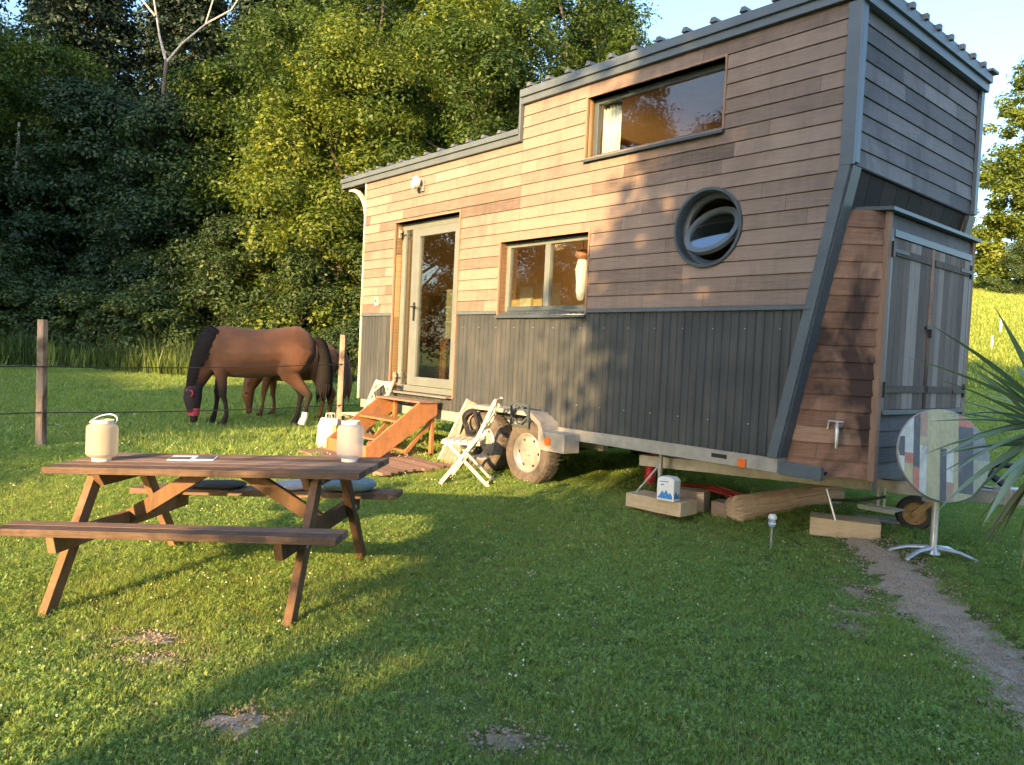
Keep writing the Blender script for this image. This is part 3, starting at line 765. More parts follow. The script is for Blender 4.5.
# corner jacks
mb = MB()
mb.box(5.335, 5.365, .065, .095, .335, .72); mb.tube([(5.35, .08, .62), (5.18, -.04, .335)], .009, 6); mb.build('jack', MT['galv'], house)
mb = MB(); mb.tube([(6.98, .9, .60), (6.98, .9, .44)], .016, 8); mb.tube([(7.03, .9, .60), (7.03, .9, .44)], .010, 8); mb.box(6.86, 7.16, .80, 1.0, .425, .435); mb.box(6.86, 7.16, .79, .80, .41, .445); mb.build('jack', MT['alu'], house, .002)
mb = MB(); mb.tube([(6.68, .6, .56), (6.73, .6, .42), (6.77, .6, .31)], .010, 8); mb.build('jack', MT['alu'], house)
mb = MB(); mb.tube([(6.72, .62, .47), (6.9, .68, .49), (7.1, .75, .55)], .012, 8); mb.build('cable', MT['black'], house)

# --- the little shed on the drawbar
shed = empty('shed', (0, 0, 0)); shed.parent = house
XF, Y0s, Y1s, ZS0, ZS1 = 7.15, .38, 2.17, .72, 2.78
mb = MB()
def side_pt(z): return (XS(max(z, ZB)) + .015, .13)
for SG in ((0,), (1,)):
  mb = MB()
  nR = 16; rowh = (ZS1 - ZS0) / nR; Rr = random.Random(8)
  for r in range(nR):
      za, zb = ZS0 + r * rowh, ZS0 + (r + 1) * rowh
      for sgn in SG:
          def pt(t, z, k):
              a = side_pt(z); x = a[0] + (XF - a[0]) * t; y = a[1] + (Y0s - a[1]) * t
              y -= k
              return (x, y, z) if sgn == 0 else (x, Wd - y, z)
          cuts = [0, 1.0] if Rr.random() < .45 else [0, Rr.uniform(.3, .7), 1.0]
          for a, b in zip(cuts[:-1], cuts[1:]):
              mb.tone = min(1, max(0, Rr.gauss(.5, .22)))
              mb.add([pt(a + .002, za, .016), pt(b - .002, za, .016), pt(b - .002, zb, .004), pt(a + .002, zb, .004), pt(a + .002, za, 0), pt(b - .002, za, 0)], [(0, 1, 2, 3), (4, 5, 1, 0)])
  mb.build('side_wall', MT['cedar_red'], shed, fixn=False)

mb = MB(); mb.prism([(6.70, .15), (XF - .02, Y0s + .02), (XF - .02, Y1s - .02), (6.70, 2.40)], 'z', ZS0, ZS0 + .03)
for s_ in (0, 1):
    ys = (.16, Y0s + .01) if s_ == 0 else (Wd - .16, Wd - Y0s - .01)
    mb.add([(6.62, ys[0], ZS0), (XF - .01, ys[1], ZS0), (XF - .01, ys[1], ZS1), (6.92, ys[0], ZS1)], [(0, 1, 2, 3)])
mb.build('base', MT['cedar_recess'], shed)
mb = MB(); mb.box(XF - .04, XF + .012, Y0s - .03, Y0s + .035, ZS0 - .01, ZS1); mb.box(XF - .04, XF + .012, Y1s - .035, Y1s + .03, ZS0 - .01, ZS1); mb.split('corner_board', MT['jamb'], shed, bevel=.003)
mb = MB(); boards(mb, (XF - .02, 0, 0), (0, 1, 0), (1, 0, 0), ZS0, 1.22, .125, lambda z: Y0s + .035, lambda z: Y1s - .035, (), None, 41, .8, 1.8)
boards(mb, (XF - .02, 0, 0), (0, 1, 0), (1, 0, 0), 2.66, ZS1, .12, lambda z: Y0s + .035, lambda z: Y1s - .035, (), None, 42, .8, 1.8)
mb.box(XF - .03, XF - .022, Y0s + .02, Y1s - .02, 1.2, 2.68)
mb.build('front_wall', MT['cedar_shade_grey'], shed)
mb = MB(); mb.prism([(6.72, .10), (XF + .05, Y0s - .05), (XF + .05, Y1s + .05), (6.72, Wd - .10)], 'z', ZS1 + .002, ZS1 + .03); mb.build('roof', MT['frame_dark'], shed)
mb = MB(); mb.box(XF - .02, XF + .03, Y0s + .05, Y1s - .05, 1.225, 1.26); mb.box(XF - .02, XF + .012, Y0s + .035, Y0s + .075, 1.26, 2.655); mb.box(XF - .02, XF + .012, Y1s - .075, Y1s - .035, 1.26, 2.655); mb.box(XF - .02, XF + .02, Y0s + .075, Y1s - .075, 2.60, 2.655); mb.build('door_frame', MT['trim'], shed, .002)
ym = (Y0s + Y1s) / 2 - .04
for k, (a, b) in enumerate(((Y0s + .08, ym - .03), (ym + .03, Y1s - .08))):
    mb = MB(); n = 7; Rk = random.Random(60 + k); ww = (b - a) / n
    for q in range(n):
        mb.tone = Rk.uniform(.1, .95); mb.box(XF - .018 + Rk.uniform(0, .004), XF + .010, a + q * ww + .002, a + (q + 1) * ww - .002, 1.265, 2.595)
    for z in (1.40, 2.46):
        mb.tone = .2; mb.box(XF + .010, XF + .022, a + .02, b - .01, z, z + .055) if k == 0 else mb.box(XF + .010, XF + .022, a + .01, b - .02, z, z + .055)
    mb.build('door', MT['door_wood'], shed)
mb = MB(); mb.tone = .35; mb.box(XF - .01, XF + .016, ym - .028, ym + .028, 1.265, 1.93); mb.tone = .8; mb.box(XF - .01, XF + .015, ym - .028, ym + .028, 1.935, 2.595); mb.build('post', MT['cedar_red'], shed)
mb = MB(); mb.box(XF + .016, XF + .03, ym - .08, ym + .09, 1.93, 1.955); mb.box(XF + .016, XF + .045, ym - .02, ym + .02, 1.86, 1.93); mb.build('latch', MT['black'], shed)
mb = MB()
for z in (1.36, 2.44):
    for y in (Y0s + .055, Y1s - .055):
        mb.box(XF + .012, XF + .03, y - .018, y + .018, z, z + .12); e = .28 if y < 1.2 else -.28
        mb.box(XF + .023, XF + .029, min(y, y + e), max(y, y + e), z + .04, z + .07)
mb.split('hinge', MT['black'], shed)
# tap on the shed side
tx, tz = 6.93, 1.12; ty = .13 + (Y0s - .13) * (tx - side_pt(1.1)[0]) / (XF - side_pt(1.1)[0]) - .02
mb = MB(); mb.tube([(tx, ty + .03, tz), (tx, ty - .07, tz), (tx + .012, ty - .09, tz - .03), (tx + .014, ty - .09, tz - .17)], [.016, .016, .017, .012], 10)
mb.tube([(tx - .07, ty - .06, tz + .035), (tx + .045, ty - .06, tz + .035)], .008, 8); mb.tube([(tx - .07, ty - .06, tz + .035), (tx - .075, ty - .062, tz - .03)], .008, 8); mb.tube([(tx, ty - .06, tz), (tx, ty - .06, tz + .035)], .01, 8)
mb.build('tap', MT['brass'], shed, smooth=True)
# ------------------------------------------------------------------ picnic table
TR = rad(-5.0)
pt_ = empty('picnic_table', (-1.786, 4.876, .0), TR, 'brown wooden picnic table with two fixed benches on the lawn', 'picnic table')
TILT = .040
pt_.rotation_euler = (0, -TILT, TR)
ZTB, ZSB = .784, .500
HL = .985
R = random.Random(2)
mb = MB(); n = 5; wdt = .72 / n
for k in range(n):
    y = -.36 + k * wdt; mb.tone = (k * .37 + .2) % 1
    mb.box(-HL + R.uniform(-.004, .004), HL + R.uniform(-.004, .004), y + .004, y + wdt - .004, ZTB - .042, ZTB)
mb.build('tabletop', MT['picnic'], pt_, .004)
for s_ in (-1, 1):
    mb = MB()
    for k in range(2):
        mb.tone = R.random(); y0 = s_ * (.555 + k * .11); y1 = s_ * (.555 + k * .11 + .106)
        mb.box(-HL, HL, min(y0, y1), max(y0, y1), ZSB - .042, ZSB)
    mb.build('seat', MT['picnic'], pt_, .004)
for sx in (-1, 1):
    xx = sx * .70
    for sy in (-1, 1):
        mb = MB(); mb.tone = R.random(); foot = G(*((Vector((xx, sy * .70, 0))).to_2d() + Vector((-1.79, 4.88)))) - TILT * xx - .02
        mb.bar((xx, sy * .715, foot), (xx, sy * .22, ZTB - .045), .10, .048, (1, 0, 0)) if False else mb.prism([(sy * .765, foot), (sy * .665, foot), (sy * .19, ZTB - .044), (sy * .29, ZTB - .044)], 'x', xx - .024, xx + .024)
        mb.build('leg', MT['picnic_leg'], pt_, .004)
    mb = MB(); mb.tone = R.random(); mb.prism([(-.745, ZSB - .043), (.745, ZSB - .043), (.72, ZSB - .145), (-.72, ZSB - .145)], 'x', xx - sx * .025, xx - sx * .073); mb.build('bench_support', MT['picnic_leg'], pt_, .004)
    mb = MB(); mb.tone = R.random(); mb.prism([(-.34, ZTB - .043), (.34, ZTB - .043), (.28, ZTB - .12), (-.28, ZTB - .12)], 'x', xx - sx * .025, xx - sx * .073); mb.build('top_support', MT['picnic_leg'], pt_, .004)
    mb = MB()
    for sy in (-1, 1):
        for (yy_, zz_) in ((sy * .455, ZSB - .075), (sy * .49, ZSB - .12), (sy * .23, ZTB - .07), (sy * .262, ZTB - .10)):
            mb.lathe([(.013, 0), (.013, .006), (.001, .009)], 8, Matrix.Translation((xx + sx * .024, yy_, zz_)) @ Matrix.Rotation(sx * math.pi / 2, 4, 'Y'))
    mb.split('bolt', MT['galv'], pt_)
    mb = MB(); mb.tone = R.random(); mb.bar((xx - sx * .05, 0, ZSB - .09), (sx * .12, 0, ZTB - .05), .045, .09); mb.build('brace', MT['picnic_leg'], pt_, .004)
mtab = Matrix.Translation(pt_.location) @ pt_.rotation_euler.to_matrix().to_4x4()
def on_table(lx, ly, z=None): return mtab @ Vector((lx, ly, ZTB if z is None else z))

# lanterns
MT['paper'] = leaf_mat('cream lantern mesh', (.42, .39, .31), (.50, .47, .38), (.58, .55, .46), .3)
MT['frost'] = leaf_mat('frosted plastic', (.36, .39, .41), (.44, .47, .49), (.52, .55, .57), .3)
def cloudy(name, col, tr):
    m, nt, p = mat_new(name)
    w_ = N(nt, 'ShaderNodeTexWave'); w_.bands_direction = 'Z'; w_.inputs['Scale'].default_value = 38; nt.links.new(coords(nt), w_.inputs['Vector'])
    c = mixc(nt, w_.outputs['Fac'], tuple(q * .9 for q in col), col); nt.links.new(c, p.inputs['Base Color']); p.inputs['Roughness'].default_value = .35
    tl = N(nt, 'ShaderNodeBsdfTranslucent'); nt.links.new(c, tl.inputs[0]); t2 = N(nt, 'ShaderNodeBsdfTransparent')
    a = N(nt, 'ShaderNodeMixShader'); a.inputs[0].default_value = .45; nt.links.new(p.outputs[0], a.inputs[1]); nt.links.new(tl.outputs[0], a.inputs[2])
    b = N(nt, 'ShaderNodeMixShader'); b.inputs[0].default_value = tr; nt.links.new(a.outputs[0], b.inputs[1]); nt.links.new(t2.outputs[0], b.inputs[2])
    nt.links.new(b.outputs[0], nt.nodes['Material Output'].inputs[0]); return m
MT['paper'] = cloudy('cream lantern mesh', (.62, .58, .47), .18); MT['frost'] = cloudy('frosted plastic', (.58, .62, .64), .42)
def lantern(loc, r, h, mat, label, ribs, handle):
    o = empty('lantern', loc, .3, label, 'lantern', 'lanterns on the picnic table')
    pf = [(.001, 0), (r * .55, 0), (r * .58, .018), (r * .62, .022), (r * .90, .034)]
    for k in range(ribs + 1):
        z = .05 + (h - .10) * k / ribs; pf += [(r, z), (r * .982, z + (h - .10) / ribs * .5)]
    pf = pf[:-1] + [(r * .92, h - .032), (r * .68, h - .022), (r * .66, h), (r * .60, h), (r * .60, h - .02)]
    mb = MB(); mb.lathe(pf, 36, cap=False); mb.build('shade', mat, o, smooth=True)
    mb = MB(); mb.lathe([(r * .60, .001), (r * .60, .02), (r * .001, .02)], 30, cap=False); mb.lathe([(r * .67, h - .018), (r * .69, h - .018), (r * .69, h + .003), (r * .66, h + .003)], 30, cap=False)
    mb.build('rim', MT['white'], o, smooth=True)
    if handle:
        mb = MB(); n = 26; pts = []
        for k in range(n + 1):
            t = math.pi * k / n; w_ = r * .88
            pts.append(Vector((-math.cos(t) * w_ * .9 + .030 * math.sin(t), math.sin(t) * w_ * .6, h - .018 + math.sin(t) * w_ * .62)))
        mb.tube(pts, .004, 8); mb.build('handle', MT['white'], o, smooth=True)
lantern(on_table(-.79, -.06), .094, .262, MT['paper'], 'cream cylindrical lantern with a raised wire handle, on the left end of the picnic table', 9, True)
lantern(on_table(.78, .13), .086, .262, MT['frost'], 'bluish frosted lantern without raised handle, on the right end of the picnic table', 12, False)
# magazines
o = empty('magazine', on_table(-.26, .10, ZTB + .001), rad(12), 'open folded newspaper lying flat on the picnic table', 'newspaper')
mb = MB(); mb.box(-.14, .14, -.1, .1, 0, .008); mb.build('pages', MT['white'], o, .002)
mb = MB(); mb.box(-.135, -.01, -.09, .02, .0085, .0095); mb.box(.02, .13, -.06, .09, .0085, .0095); mb.build('picture', simple('printed grey picture', (.12, .10, .09), .6, 0, .6, 40), o)

# cushions on the far bench
def cushion(lx, ly, rx, ry, h, mat, label, rz=0):
    me_o = mtab @ Vector((lx, ly, ZSB + .001))
    mb = MB(); n, m2 = 28, 12; rs2 = []
    for j in range(m2 + 1):
        t = -math.pi / 2 + math.pi * j / m2; ring = []
        for k in range(n):
            a = 2 * math.pi * k / n; c, s2 = math.cos(a), math.sin(a)
            sq = (abs(c) ** 3 + abs(s2) ** 3) ** (-1 / 3)
            rr = max(.02, math.cos(t)) ** .45
            ring.append(Vector((c * sq * rx * rr, s2 * sq * ry * rr, h / 2 + h / 2 * math.sin(t) * (1 - .10 * math.cos(3 * a)))))
        rs2.append(ring)
    mb.rings(rs2); o = mb.build('cushion', mat, None, smooth=True)
    o.location = me_o; o.rotation_euler = (0, -TILT, TR + rz); return tag(o, label, 'cushion', 'cushions on the far bench')
cushion(.62, .66, .19, .125, .085, MT['cushb'], 'teal grey seat cushion at the right end of the far bench')
cushion(.16, .67, .17, .12, .05, MT['cush'], 'thin light grey cushion in the middle of the far bench', .1)
cushion(-.36, .66, .20, .12, .045, MT['black'] if False else simple('dark cushion cloth', (.035, .038, .036), .95, 0, .2, 20), 'dark seat cushion on the left part of the far bench', -.05)

# ------------------------------------------------------------------ fence
def post(x, y, h, r, label, lean=(0, 0), name='fence_post', grp='wooden posts of the paddock fence'):
    mb = MB(); R = random.Random(int(x * 100)); zs = [-.15, .05, .4, .8, 1.1, h - .02, h]; n = 14; rsr = []
    for z in zs:
        q = r * (1.04 - .06 * z / h) * (.93 if z == h else 1)
        rsr.append([Vector((q * (1 + .07 * math.sin(k * 1.7 + z)) * math.cos(2 * math.pi * k / n) + lean[0] * z, q * (1 + .07 * math.cos(k * 2.1)) * math.sin(2 * math.pi * k / n) + lean[1] * z, z)) for k in range(n)])
    mb.rings(rsr); o = mb.build(name, MT['post'], smooth=True); o.location = (x, y, G(x, y)); return tag(o, label, 'post', grp)
post(-5.42, 8.83, 1.47, .054, 'round fence post standing alone on the left, sunlit at the top', (-.01, 0))
post(-2.59, 11.6, 1.50, .052, 'round fence post with dark stained lower half, close to the house corner', (.008, 0))
def wire(z1, z2, lab):
    a = Vector((-5.42, 8.83 - .07, z1)); b = Vector((-2.59, 11.6 - .07, z2)); d = b - a
    mb = MB(); P = a - d * 1.4; Q = b + d * 1.0; n = 40
    P.z = z1 - .02; pts = []
    for seg in ((P, a), (a, b), (b, Q)):
        for k in range(n if seg[1] is not Q else n + 1):
            t = k / n; p = seg[0].lerp(seg[1], t); p.z -= .05 * 4 * t * (1 - t) * .6; pts.append(p)
    mb.tube(pts, .0075, 6); return tag(mb.build('fence_wire', MT['black']), lab, 'wire', 'black electric wires of the paddock fence')
wire(1.17, 1.30, 'upper black electric fence wire crossing in front of the horses')
wire(.64, .68, 'lower black electric fence wire, near the grass')
# thin far posts on the sunny slope
for (x, y, h, lb) in ((16.9, 27.16, .52, 'shorter thin pale stake on the sunny slope, nearer the shed'), (19.53, 30.88, .75, 'taller thin pale stake on the sunny slope beside the sword leaves')):
    mb = MB(); mb.tube([(0, 0, -.1), (0.01, 0, h * .6), (0, 0, h)], [.045, .04, .035], 8); mb.box(-.05, .05, -.05, -.04, h * .55, h * .62)
    o = mb.build('stake', MT['cream']); o.location = (x, y, G(x, y)); tag(o, lb, 'stake', 'pale stakes on the slope')

# ------------------------------------------------------------------ steps and deck
gS = .24
dk = empty('deck_mat', HW(1.0, -1.42, gS + .01), YAW, 'flat worn plank deck lying on the grass below the steps', 'deck')
mb = MB(); R = random.Random(7)
for k in range(9):
    mb.tone = R.random(); y = k * .115; mb.box(R.uniform(-.03, .02), 1.95 + R.uniform(-.03, .05) - k * .02, y, y + .110, .0, .030)
mb.build('boards', MT['deck'], dk, .003)
mb = MB(); 
for x in (.15, .95, 1.75): mb.box(x, x + .06, .02, .98, -.03, -.001)
mb.build('joist', MT['lumber_old'], dk)
st = empty('steps', HW(1.10, -.10, gS + .04), YAW, 'orange wooden steps with closed strings leading up to the glass door', 'steps')
H = .64
for k, x in enumerate((0, .93)):
    mb = MB(); mb.tone = .6
    mb.prism([(0, H), (-.28, H), (-.98, .14), (-.98, .0), (-.80, 0), (-.0, H - .14)], 'x', x, x + .03)
    mb.build('string', MT['orange'], st, .003)
mb = MB(); mb.tone = .15
for k in range(2): mb.box(-.02, .98, -.14 - k * .145, -.002 - k * .145, H + .001, H + .024)
mb.build('top_board', MT['deck'], st, .003)
for z, y in ((.43, -.42), (.22, -.68)):
    mb = MB(); mb.box(.03, .93, y - .13, y + .10, z - .025, z); mb.build('tread', MT['orange'], st, .003)
mb = MB(); mb.box(.03, .93, -.965, -.945, 0.0, .15); mb.build('riser', MT['orange'], st, .003)
for x in (.035, .885):
    mb = MB(); mb.box(x, x + .045, -.055, -.01, 0, H - .02); mb.build('leg', MT['orange'], st, .003)
    mb = MB(); mb.bar((x + .02, -.04, .42), (x + .02, -.42, .03), .03, .05); mb.build('brace', MT['orange'], st, .003)
mb = MB(); mb.box(.035, .93, -.20, -.02, .0, .02); mb.build('bottom_rail', MT['orange'], st, .003)

# ------------------------------------------------------------------ folding chairs
def folding_chair(x, y, rz, label, mat, back_mat=None, seat_mat=None):
    """local +x is the way it faces"""
    g0 = G(x, y)
    o = empty('folding_chair', (x, y, g0), rz, label, 'folding chair', 'folding bistro chairs by the house')
    for s_ in (-1, 1):
        yy = s_ * .20
        mb = MB(); mb.bar((.24, yy, 0.0), (-.13, yy, .50), .022, .038, (1, 0, 1)); mb.bar((-.13, yy, .50), (-.29, yy, .875), .022, .036, (1, 0, 1)); mb.build('back_leg', mat, o, .003)
        mb = MB(); mb.bar((-.26, yy * .86, 0.0), (.20, yy * .86, .435), .022, .036, (1, 0, 1)); mb.build('front_leg', mat, o, .003)
    mb = MB(); mb.box(.21, .235, -.2, .2, .02, .05); mb.box(-.255, -.235, -.17, .17, .03, .055); mb.build('stretcher', mat, o, .003)
    mb = MB()
    for k in range(6):
        mb.tone = random.Random(k).random(); mb.box(-.15 + k * .067, -.15 + k * .067 + .056, -.19, .19, .44, .457)
    mb.box(-.15, .25, -.175, -.155, .41, .44); mb.box(-.15, .25, .155, .175, .41, .44); mb.build('seat', seat_mat or mat, o, .002)
    # lattice back
    def bp(u_, v_): return Vector((-.13 - .16 * v_, u_ * .19, .50 + .375 * v_))
    mb = MB(); bm_ = back_mat or mat
    for v_ in (.22, .97): mb.bar(bp(-1, v_), bp(1, v_), .018, .042)
    for a, b in (((-1, .6), (0, .95)), ((0, .95), (1, .6)), ((1, .6), (0, .25)), ((0, .25), (-1, .6)), ((-.5, .78), (-.5, .95)), ((.5, .78), (.5, .95)), ((-.5, .25), (-.5, .42)), ((.5, .25), (.5, .42)), ((-1, .25), (-.5, .42)), ((1, .25), (.5, .42)), ((-1, .95), (-.5, .78)), ((1, .95), (.5, .78))):
        mb.bar(bp(*a), bp(*b), .012, .022)
    mb.build('backrest', bm_, o, .001)
    mb = MB()
    for s_ in (-1, 1): mb.ball(bp(s_ * 1.05, 1.02), .017, 8)
    mb.build('knob', mat, o, smooth=True)
    return o
folding_chair(-.42, 7.92, rad(172), 'cream folding chair standing open on the grass beside the wheels', MT['cream'])
folding_chair(-1.93, 10.10, rad(222), 'cream folding chair with lattice back half hidden behind the orange steps', MT['cream'])
# dark lattice chair folded against the mudguard
fc = empty('metal_grid', HW(3.62, -.262, .80), YAW, 'small dark lattice grid hooked on the mudguard above the front wheel', 'metal grid')
mb = MB(); mb.bar((0, 0, 0), (0, .0, .26), .016, .022); mb.bar((.27, 0, 0), (.27, 0, .25), .016, .022); mb.bar((-.01, 0, .25), (.28, 0, .235), .018, .024); mb.bar((0, 0, .02), (.27, 0, .02), .018, .02); mb.box(0, .02, 0, .03, .235, .25); mb.build('frame', MT['frame_dark'], fc, .001)
mb = MB()
for a_, b_ in (((0, .13), (.135, .24)), ((.135, .24), (.27, .13)), ((.27, .13), (.135, .02)), ((.135, .02), (0, .13))): mb.bar((a_[0], 0, a_[1]), (b_[0], 0, b_[1]), .012, .018)
mb.build('lattice', MT['frame_dark'], fc)
# slatted board leaning on the trailer
lb = empty('leaning_board', HW(2.42, -.34, .24), YAW, 'grey brown slatted board with a pale edge leaning against the trailer', 'board')
mb = MB(); mr = Matrix.Rotation(rad(-20), 4, 'X') @ Matrix.Rotation(rad(12), 4, 'Y'); R = random.Random(5)
for k in range(4): mb.tone = R.random(); mb.box(.03 + k * .075, .10 + k * .075, -.01, .01, .0, .84, mr)
mb.build('slat', MT['lumber_old'], lb)
mb = MB(); mb.box(0, .028, -.015, .015, 0, .84, mr); mb.box(.03, .33, .0105, .025, .1, .14, mr); mb.box(.03, .33, .0105, .025, .7, .74, mr); mb.build('edge', MT['cream'], lb)
# black hose looped on the rear wheel
mb = MB()
for k in range(4):
    pts = []
    for q in range(30):
        t = 2 * math.pi * q / 29; rr = (.14, .11)[k % 2]
        pts.append(HW(2.98 + .05 * k + rr * math.cos(t) * (1.0 if k < 2 else 1.2), -.29 - .03 * k - .015 * math.sin(3 * t), (.78 if k < 2 else .50) + rr * (1.0 if k < 2 else .55) * math.sin(t) + .01 * k))
    mb.tube(pts, .017, 8)
mb.tube([HW(3.08, -.33, .90), HW(3.16, -.34, .75), HW(3.16, -.34, .5), HW(3.05, -.36, .42), HW(2.95, -.4, .27)], .016, 8)
tag(mb.build('hose', MT['black'], smooth=True), 'black rubber hose looped over the rear wheel behind the chair', 'hose')
# tote bag
bg_ = empty('tote_bag', (-2.30, 9.78, G(-2.3, 9.78)), rad(-25), 'white and pink tote bag with a yellow side, leaning near the steps', 'bag')
mb = MB(); mb.rings([[Vector((x * w, y * d, z)) for x, y in ((-1, -1), (1, -1), (1, 1), (-1, 1))] for z, w, d in ((0, .14, .07), (.1, .155, .08), (.3, .15, .065), (.40, .13, .03))]); mb.build('body', simple('printed tote cloth', (.46, .39, .37), .9, 0, .12, 9), bg_, .008)
mb = MB(); mb.box(.10, .152, -.083, -.062, .06, .33); mb.build('side_panel', simple('yellow tote side', (.62, .70, .08), .8, 0, .1, 9), bg_)
mb = MB()
for y in (-.035, .03): mb.tube([(-.05, y, .38), (-.04, y, .46), (.04, y, .46), (.05, y, .38)], .008, 6)
mb.build('handle', MT['cloth_white'], bg_)
# small white outdoor tap post
o = empty('standpipe', HW(2.42, .02, .22), YAW, 'thin white pipe standing under the trailer edge by the steps', 'pipe')
mb = MB(); mb.tube([(0, 0, 0), (0, 0, .47)], .014, 8); mb.tube([(0, 0, .47), (.22, .0, .47)], .012, 8); mb.lathe([(.001, 0), (.07, 0), (.07, .02), (.001, .02)], 16); mb.build('tube', MT['white'], o)
mb = MB(); mb.ball((0, 0, .25), .024, 8); mb.build('joint', MT['white'], o)

# ------------------------------------------------------------------ blocks, carton, strap, log
def block(name, X, Y, rz, sx, sy, z0, h, mat, label, cat='wooden block', grp=None):
    p = HW(X, Y, z0); o = None
    mb = MB(); mb.tone = random.Random(int(X * 100)).random(); mb.box(0, sx, 0, sy, 0, h); o = mb.build(name, mat, None, .005)
    o.location = p; o.rotation_euler = (0, 0, YAW + rz); return tag(o, label, cat, grp)
WB = 'wooden blocks under the trailer'
gb = G(*HW(5.4, 0)[:2])
block('timber_block', 4.92, .05, rad(4), .50, .30, gb - .01, .07, MT['lumber_old'], 'low grey beam end, bottom left of the block pile under the jack', grp=WB)
block('timber_block', 5.05, -.03, rad(4), .60, .28, gb + .061, .13, MT['lumber'], 'pale sawn timber block carrying the jack and the printed carton', grp=WB)
block('timber_block', 5.16, .36, rad(18), .42, .20, gb - .01, .24, MT['log'], 'brown upright timber block behind the printed carton', grp=WB)
block('timber_block', 5.62, .52, rad(10), .34, .20, gb - .04, .20, MT['lumber_old'], 'short pale timber block beside the log, right of the pile', grp=WB)
# carton
ct = empty('carton', HW(5.50, .02, gb + .192), YAW + rad(8), 'white carton printed with blue mountains on the timber block', 'carton')
mb = MB(); mb.box(-.085, .085, -.06, .06, 0, .19); mb.prism([(-.085, .19), (.085, .19), (.05, .215), (-.05, .215)], 'y', -.06, .06); mb.build('body', MT['white'], ct, .006)
mb = MB()
mb.add([(x, -.0615, z) for x, z in ((-.075, .02), (.075, .02), (.07, .055), (.05, .08), (.035, .06), (.01, .10), (-.01, .065), (-.03, .09), (-.055, .05))], [tuple(range(9))])
mb.add([(x, -.0615, z) for x, z in ((-.06, .165), (.03, .17), (.03, .178), (-.06, .173))], [(0, 1, 2, 3)])
mb.add([(x, -.0615, z) for x, z in ((-.05, .135), (-.01, .14), (-.02, .15), (-.045, .147))], [(0, 1, 2, 3)])
mb.add([(.086, y, z) for y, z in ((-.05, .02), (.05, .02), (.04, .07), (.01, .05), (-.02, .09), (-.05, .06))], [tuple(range(6))])
mb.build('print', MT['blue'], ct)
# red strap
mb = MB(); pts = [HW(4.95, .60, gb + .22), HW(5.2, .62, gb + .20), HW(5.5, .66, gb + .235), HW(5.8, .66, gb + .20), HW(5.95, .80, gb + .14)]
for k in range(3):
    q = [p + Vector((.03 * k, .035 * k, .015 * k)) for p in pts]; mb.tube(q, [(.028, .006)] * 5, 8)
tag(mb.build('strap', MT['red'], smooth=True), 'red lashing strap lying over the timber blocks', 'strap')
# items standing under the trailer
o = empty('fire_extinguisher', HW(4.55, .95, .2), YAW, 'dark red cylinder standing in the shade under the trailer', 'cylinder')
mb = MB(); mb.tube([(0, 0, 0), (0, 0, .3), (0, 0, .34), (0, 0, .37)], [.06, .06, .04, .02], 16); mb.build('body', MT['red'], o, smooth=True)
mb = MB(); mb.tube([(-.03, 0, .38), (.06, 0, .39)], .012, 6); mb.build('lever', MT['black'], o)
# log
lo = HW(0, 0)
def log_obj():
    a = Vector((2.05, 6.96, G(2.05, 6.96) + .115)); b = Vector((3.22, 7.40, G(3.2, 7.4) + .13)); d = (b - a); Ln = d.length
    from mathutils import noise as mn
    mb = MB(); n = 96; rsr = []
    for j in range(71):
        t = j / 70; ring = []
        for k in range(n):
            an = 2 * math.pi * k / n; c, s_ = math.cos(an), math.sin(an)
            v = Vector((t * 1.1, c * 1.6 + t * .25, s_ * 1.6)); w = Vector((t * 2.2, c * 6, s_ * 6)); z_ = Vector((t * 5, c * 14, s_ * 14))
            q = .124 * (1 + .13 * mn.noise(v) + .11 * mn.noise(w) - .10 * abs(mn.noise(z_))) * (1.03 - .13 * t)
            e = min(t, 1 - t)
            if e < .045: q *= (.62 + .38 * (e / .045) ** .6) * (1 + .12 * mn.noise(w * 2))
            ring.append(Vector((t * Ln + .035 * mn.noise(Vector((c * 3, s_ * 3, 2 + round(t)))) * (1 if e < .08 else .3), q * c, q * .95 * s_)))
        rsr.append(ring)
    mb.rings(rsr); o = mb.build('log', MT['log'], smooth=True)
    o.location = a; o.rotation_euler = d.to_track_quat('X', 'Z').to_euler(); return tag(o, 'thick bare weathered log lying below the drawbar', 'log')
log_obj()
g_ = G(3.0, 6.95)
mb = MB(); mb.box(-.27, .27, -.14, .14, 0, .15); o = mb.build('timber_block', MT['lumber'], None, .006)
o.location = (2.86, 6.42, G(2.86, 6.42) - .02); o.rotation_euler = (0, 0, rad(-22)); tag(o, 'pale sawn block lying alone at the end of the dirt track', 'wooden block', WB)
mb = MB(); mb.box(-.30, .30, -.11, .11, 0, .07); o = mb.build('kerb_stone', MT['concrete'], None, .012)
o.location = (3.35, 6.62, G(3.35, 6.62) - .01); o.rotation_euler = (0, 0, rad(-12)); tag(o, 'grey concrete slab on the grass below the jockey wheel', 'slab')
mb = MB(); mb.box(-.12, .12, -.09, .09, 0, .05); o = mb.build('kerb_stone', MT['concrete'], None, .015)
o.location = (2.78, 7.28, G(2.78, 7.28) - .01); o.rotation_euler = (0, 0, rad(20)); tag(o, 'small grey stone between the log and the sawn block', 'stone')
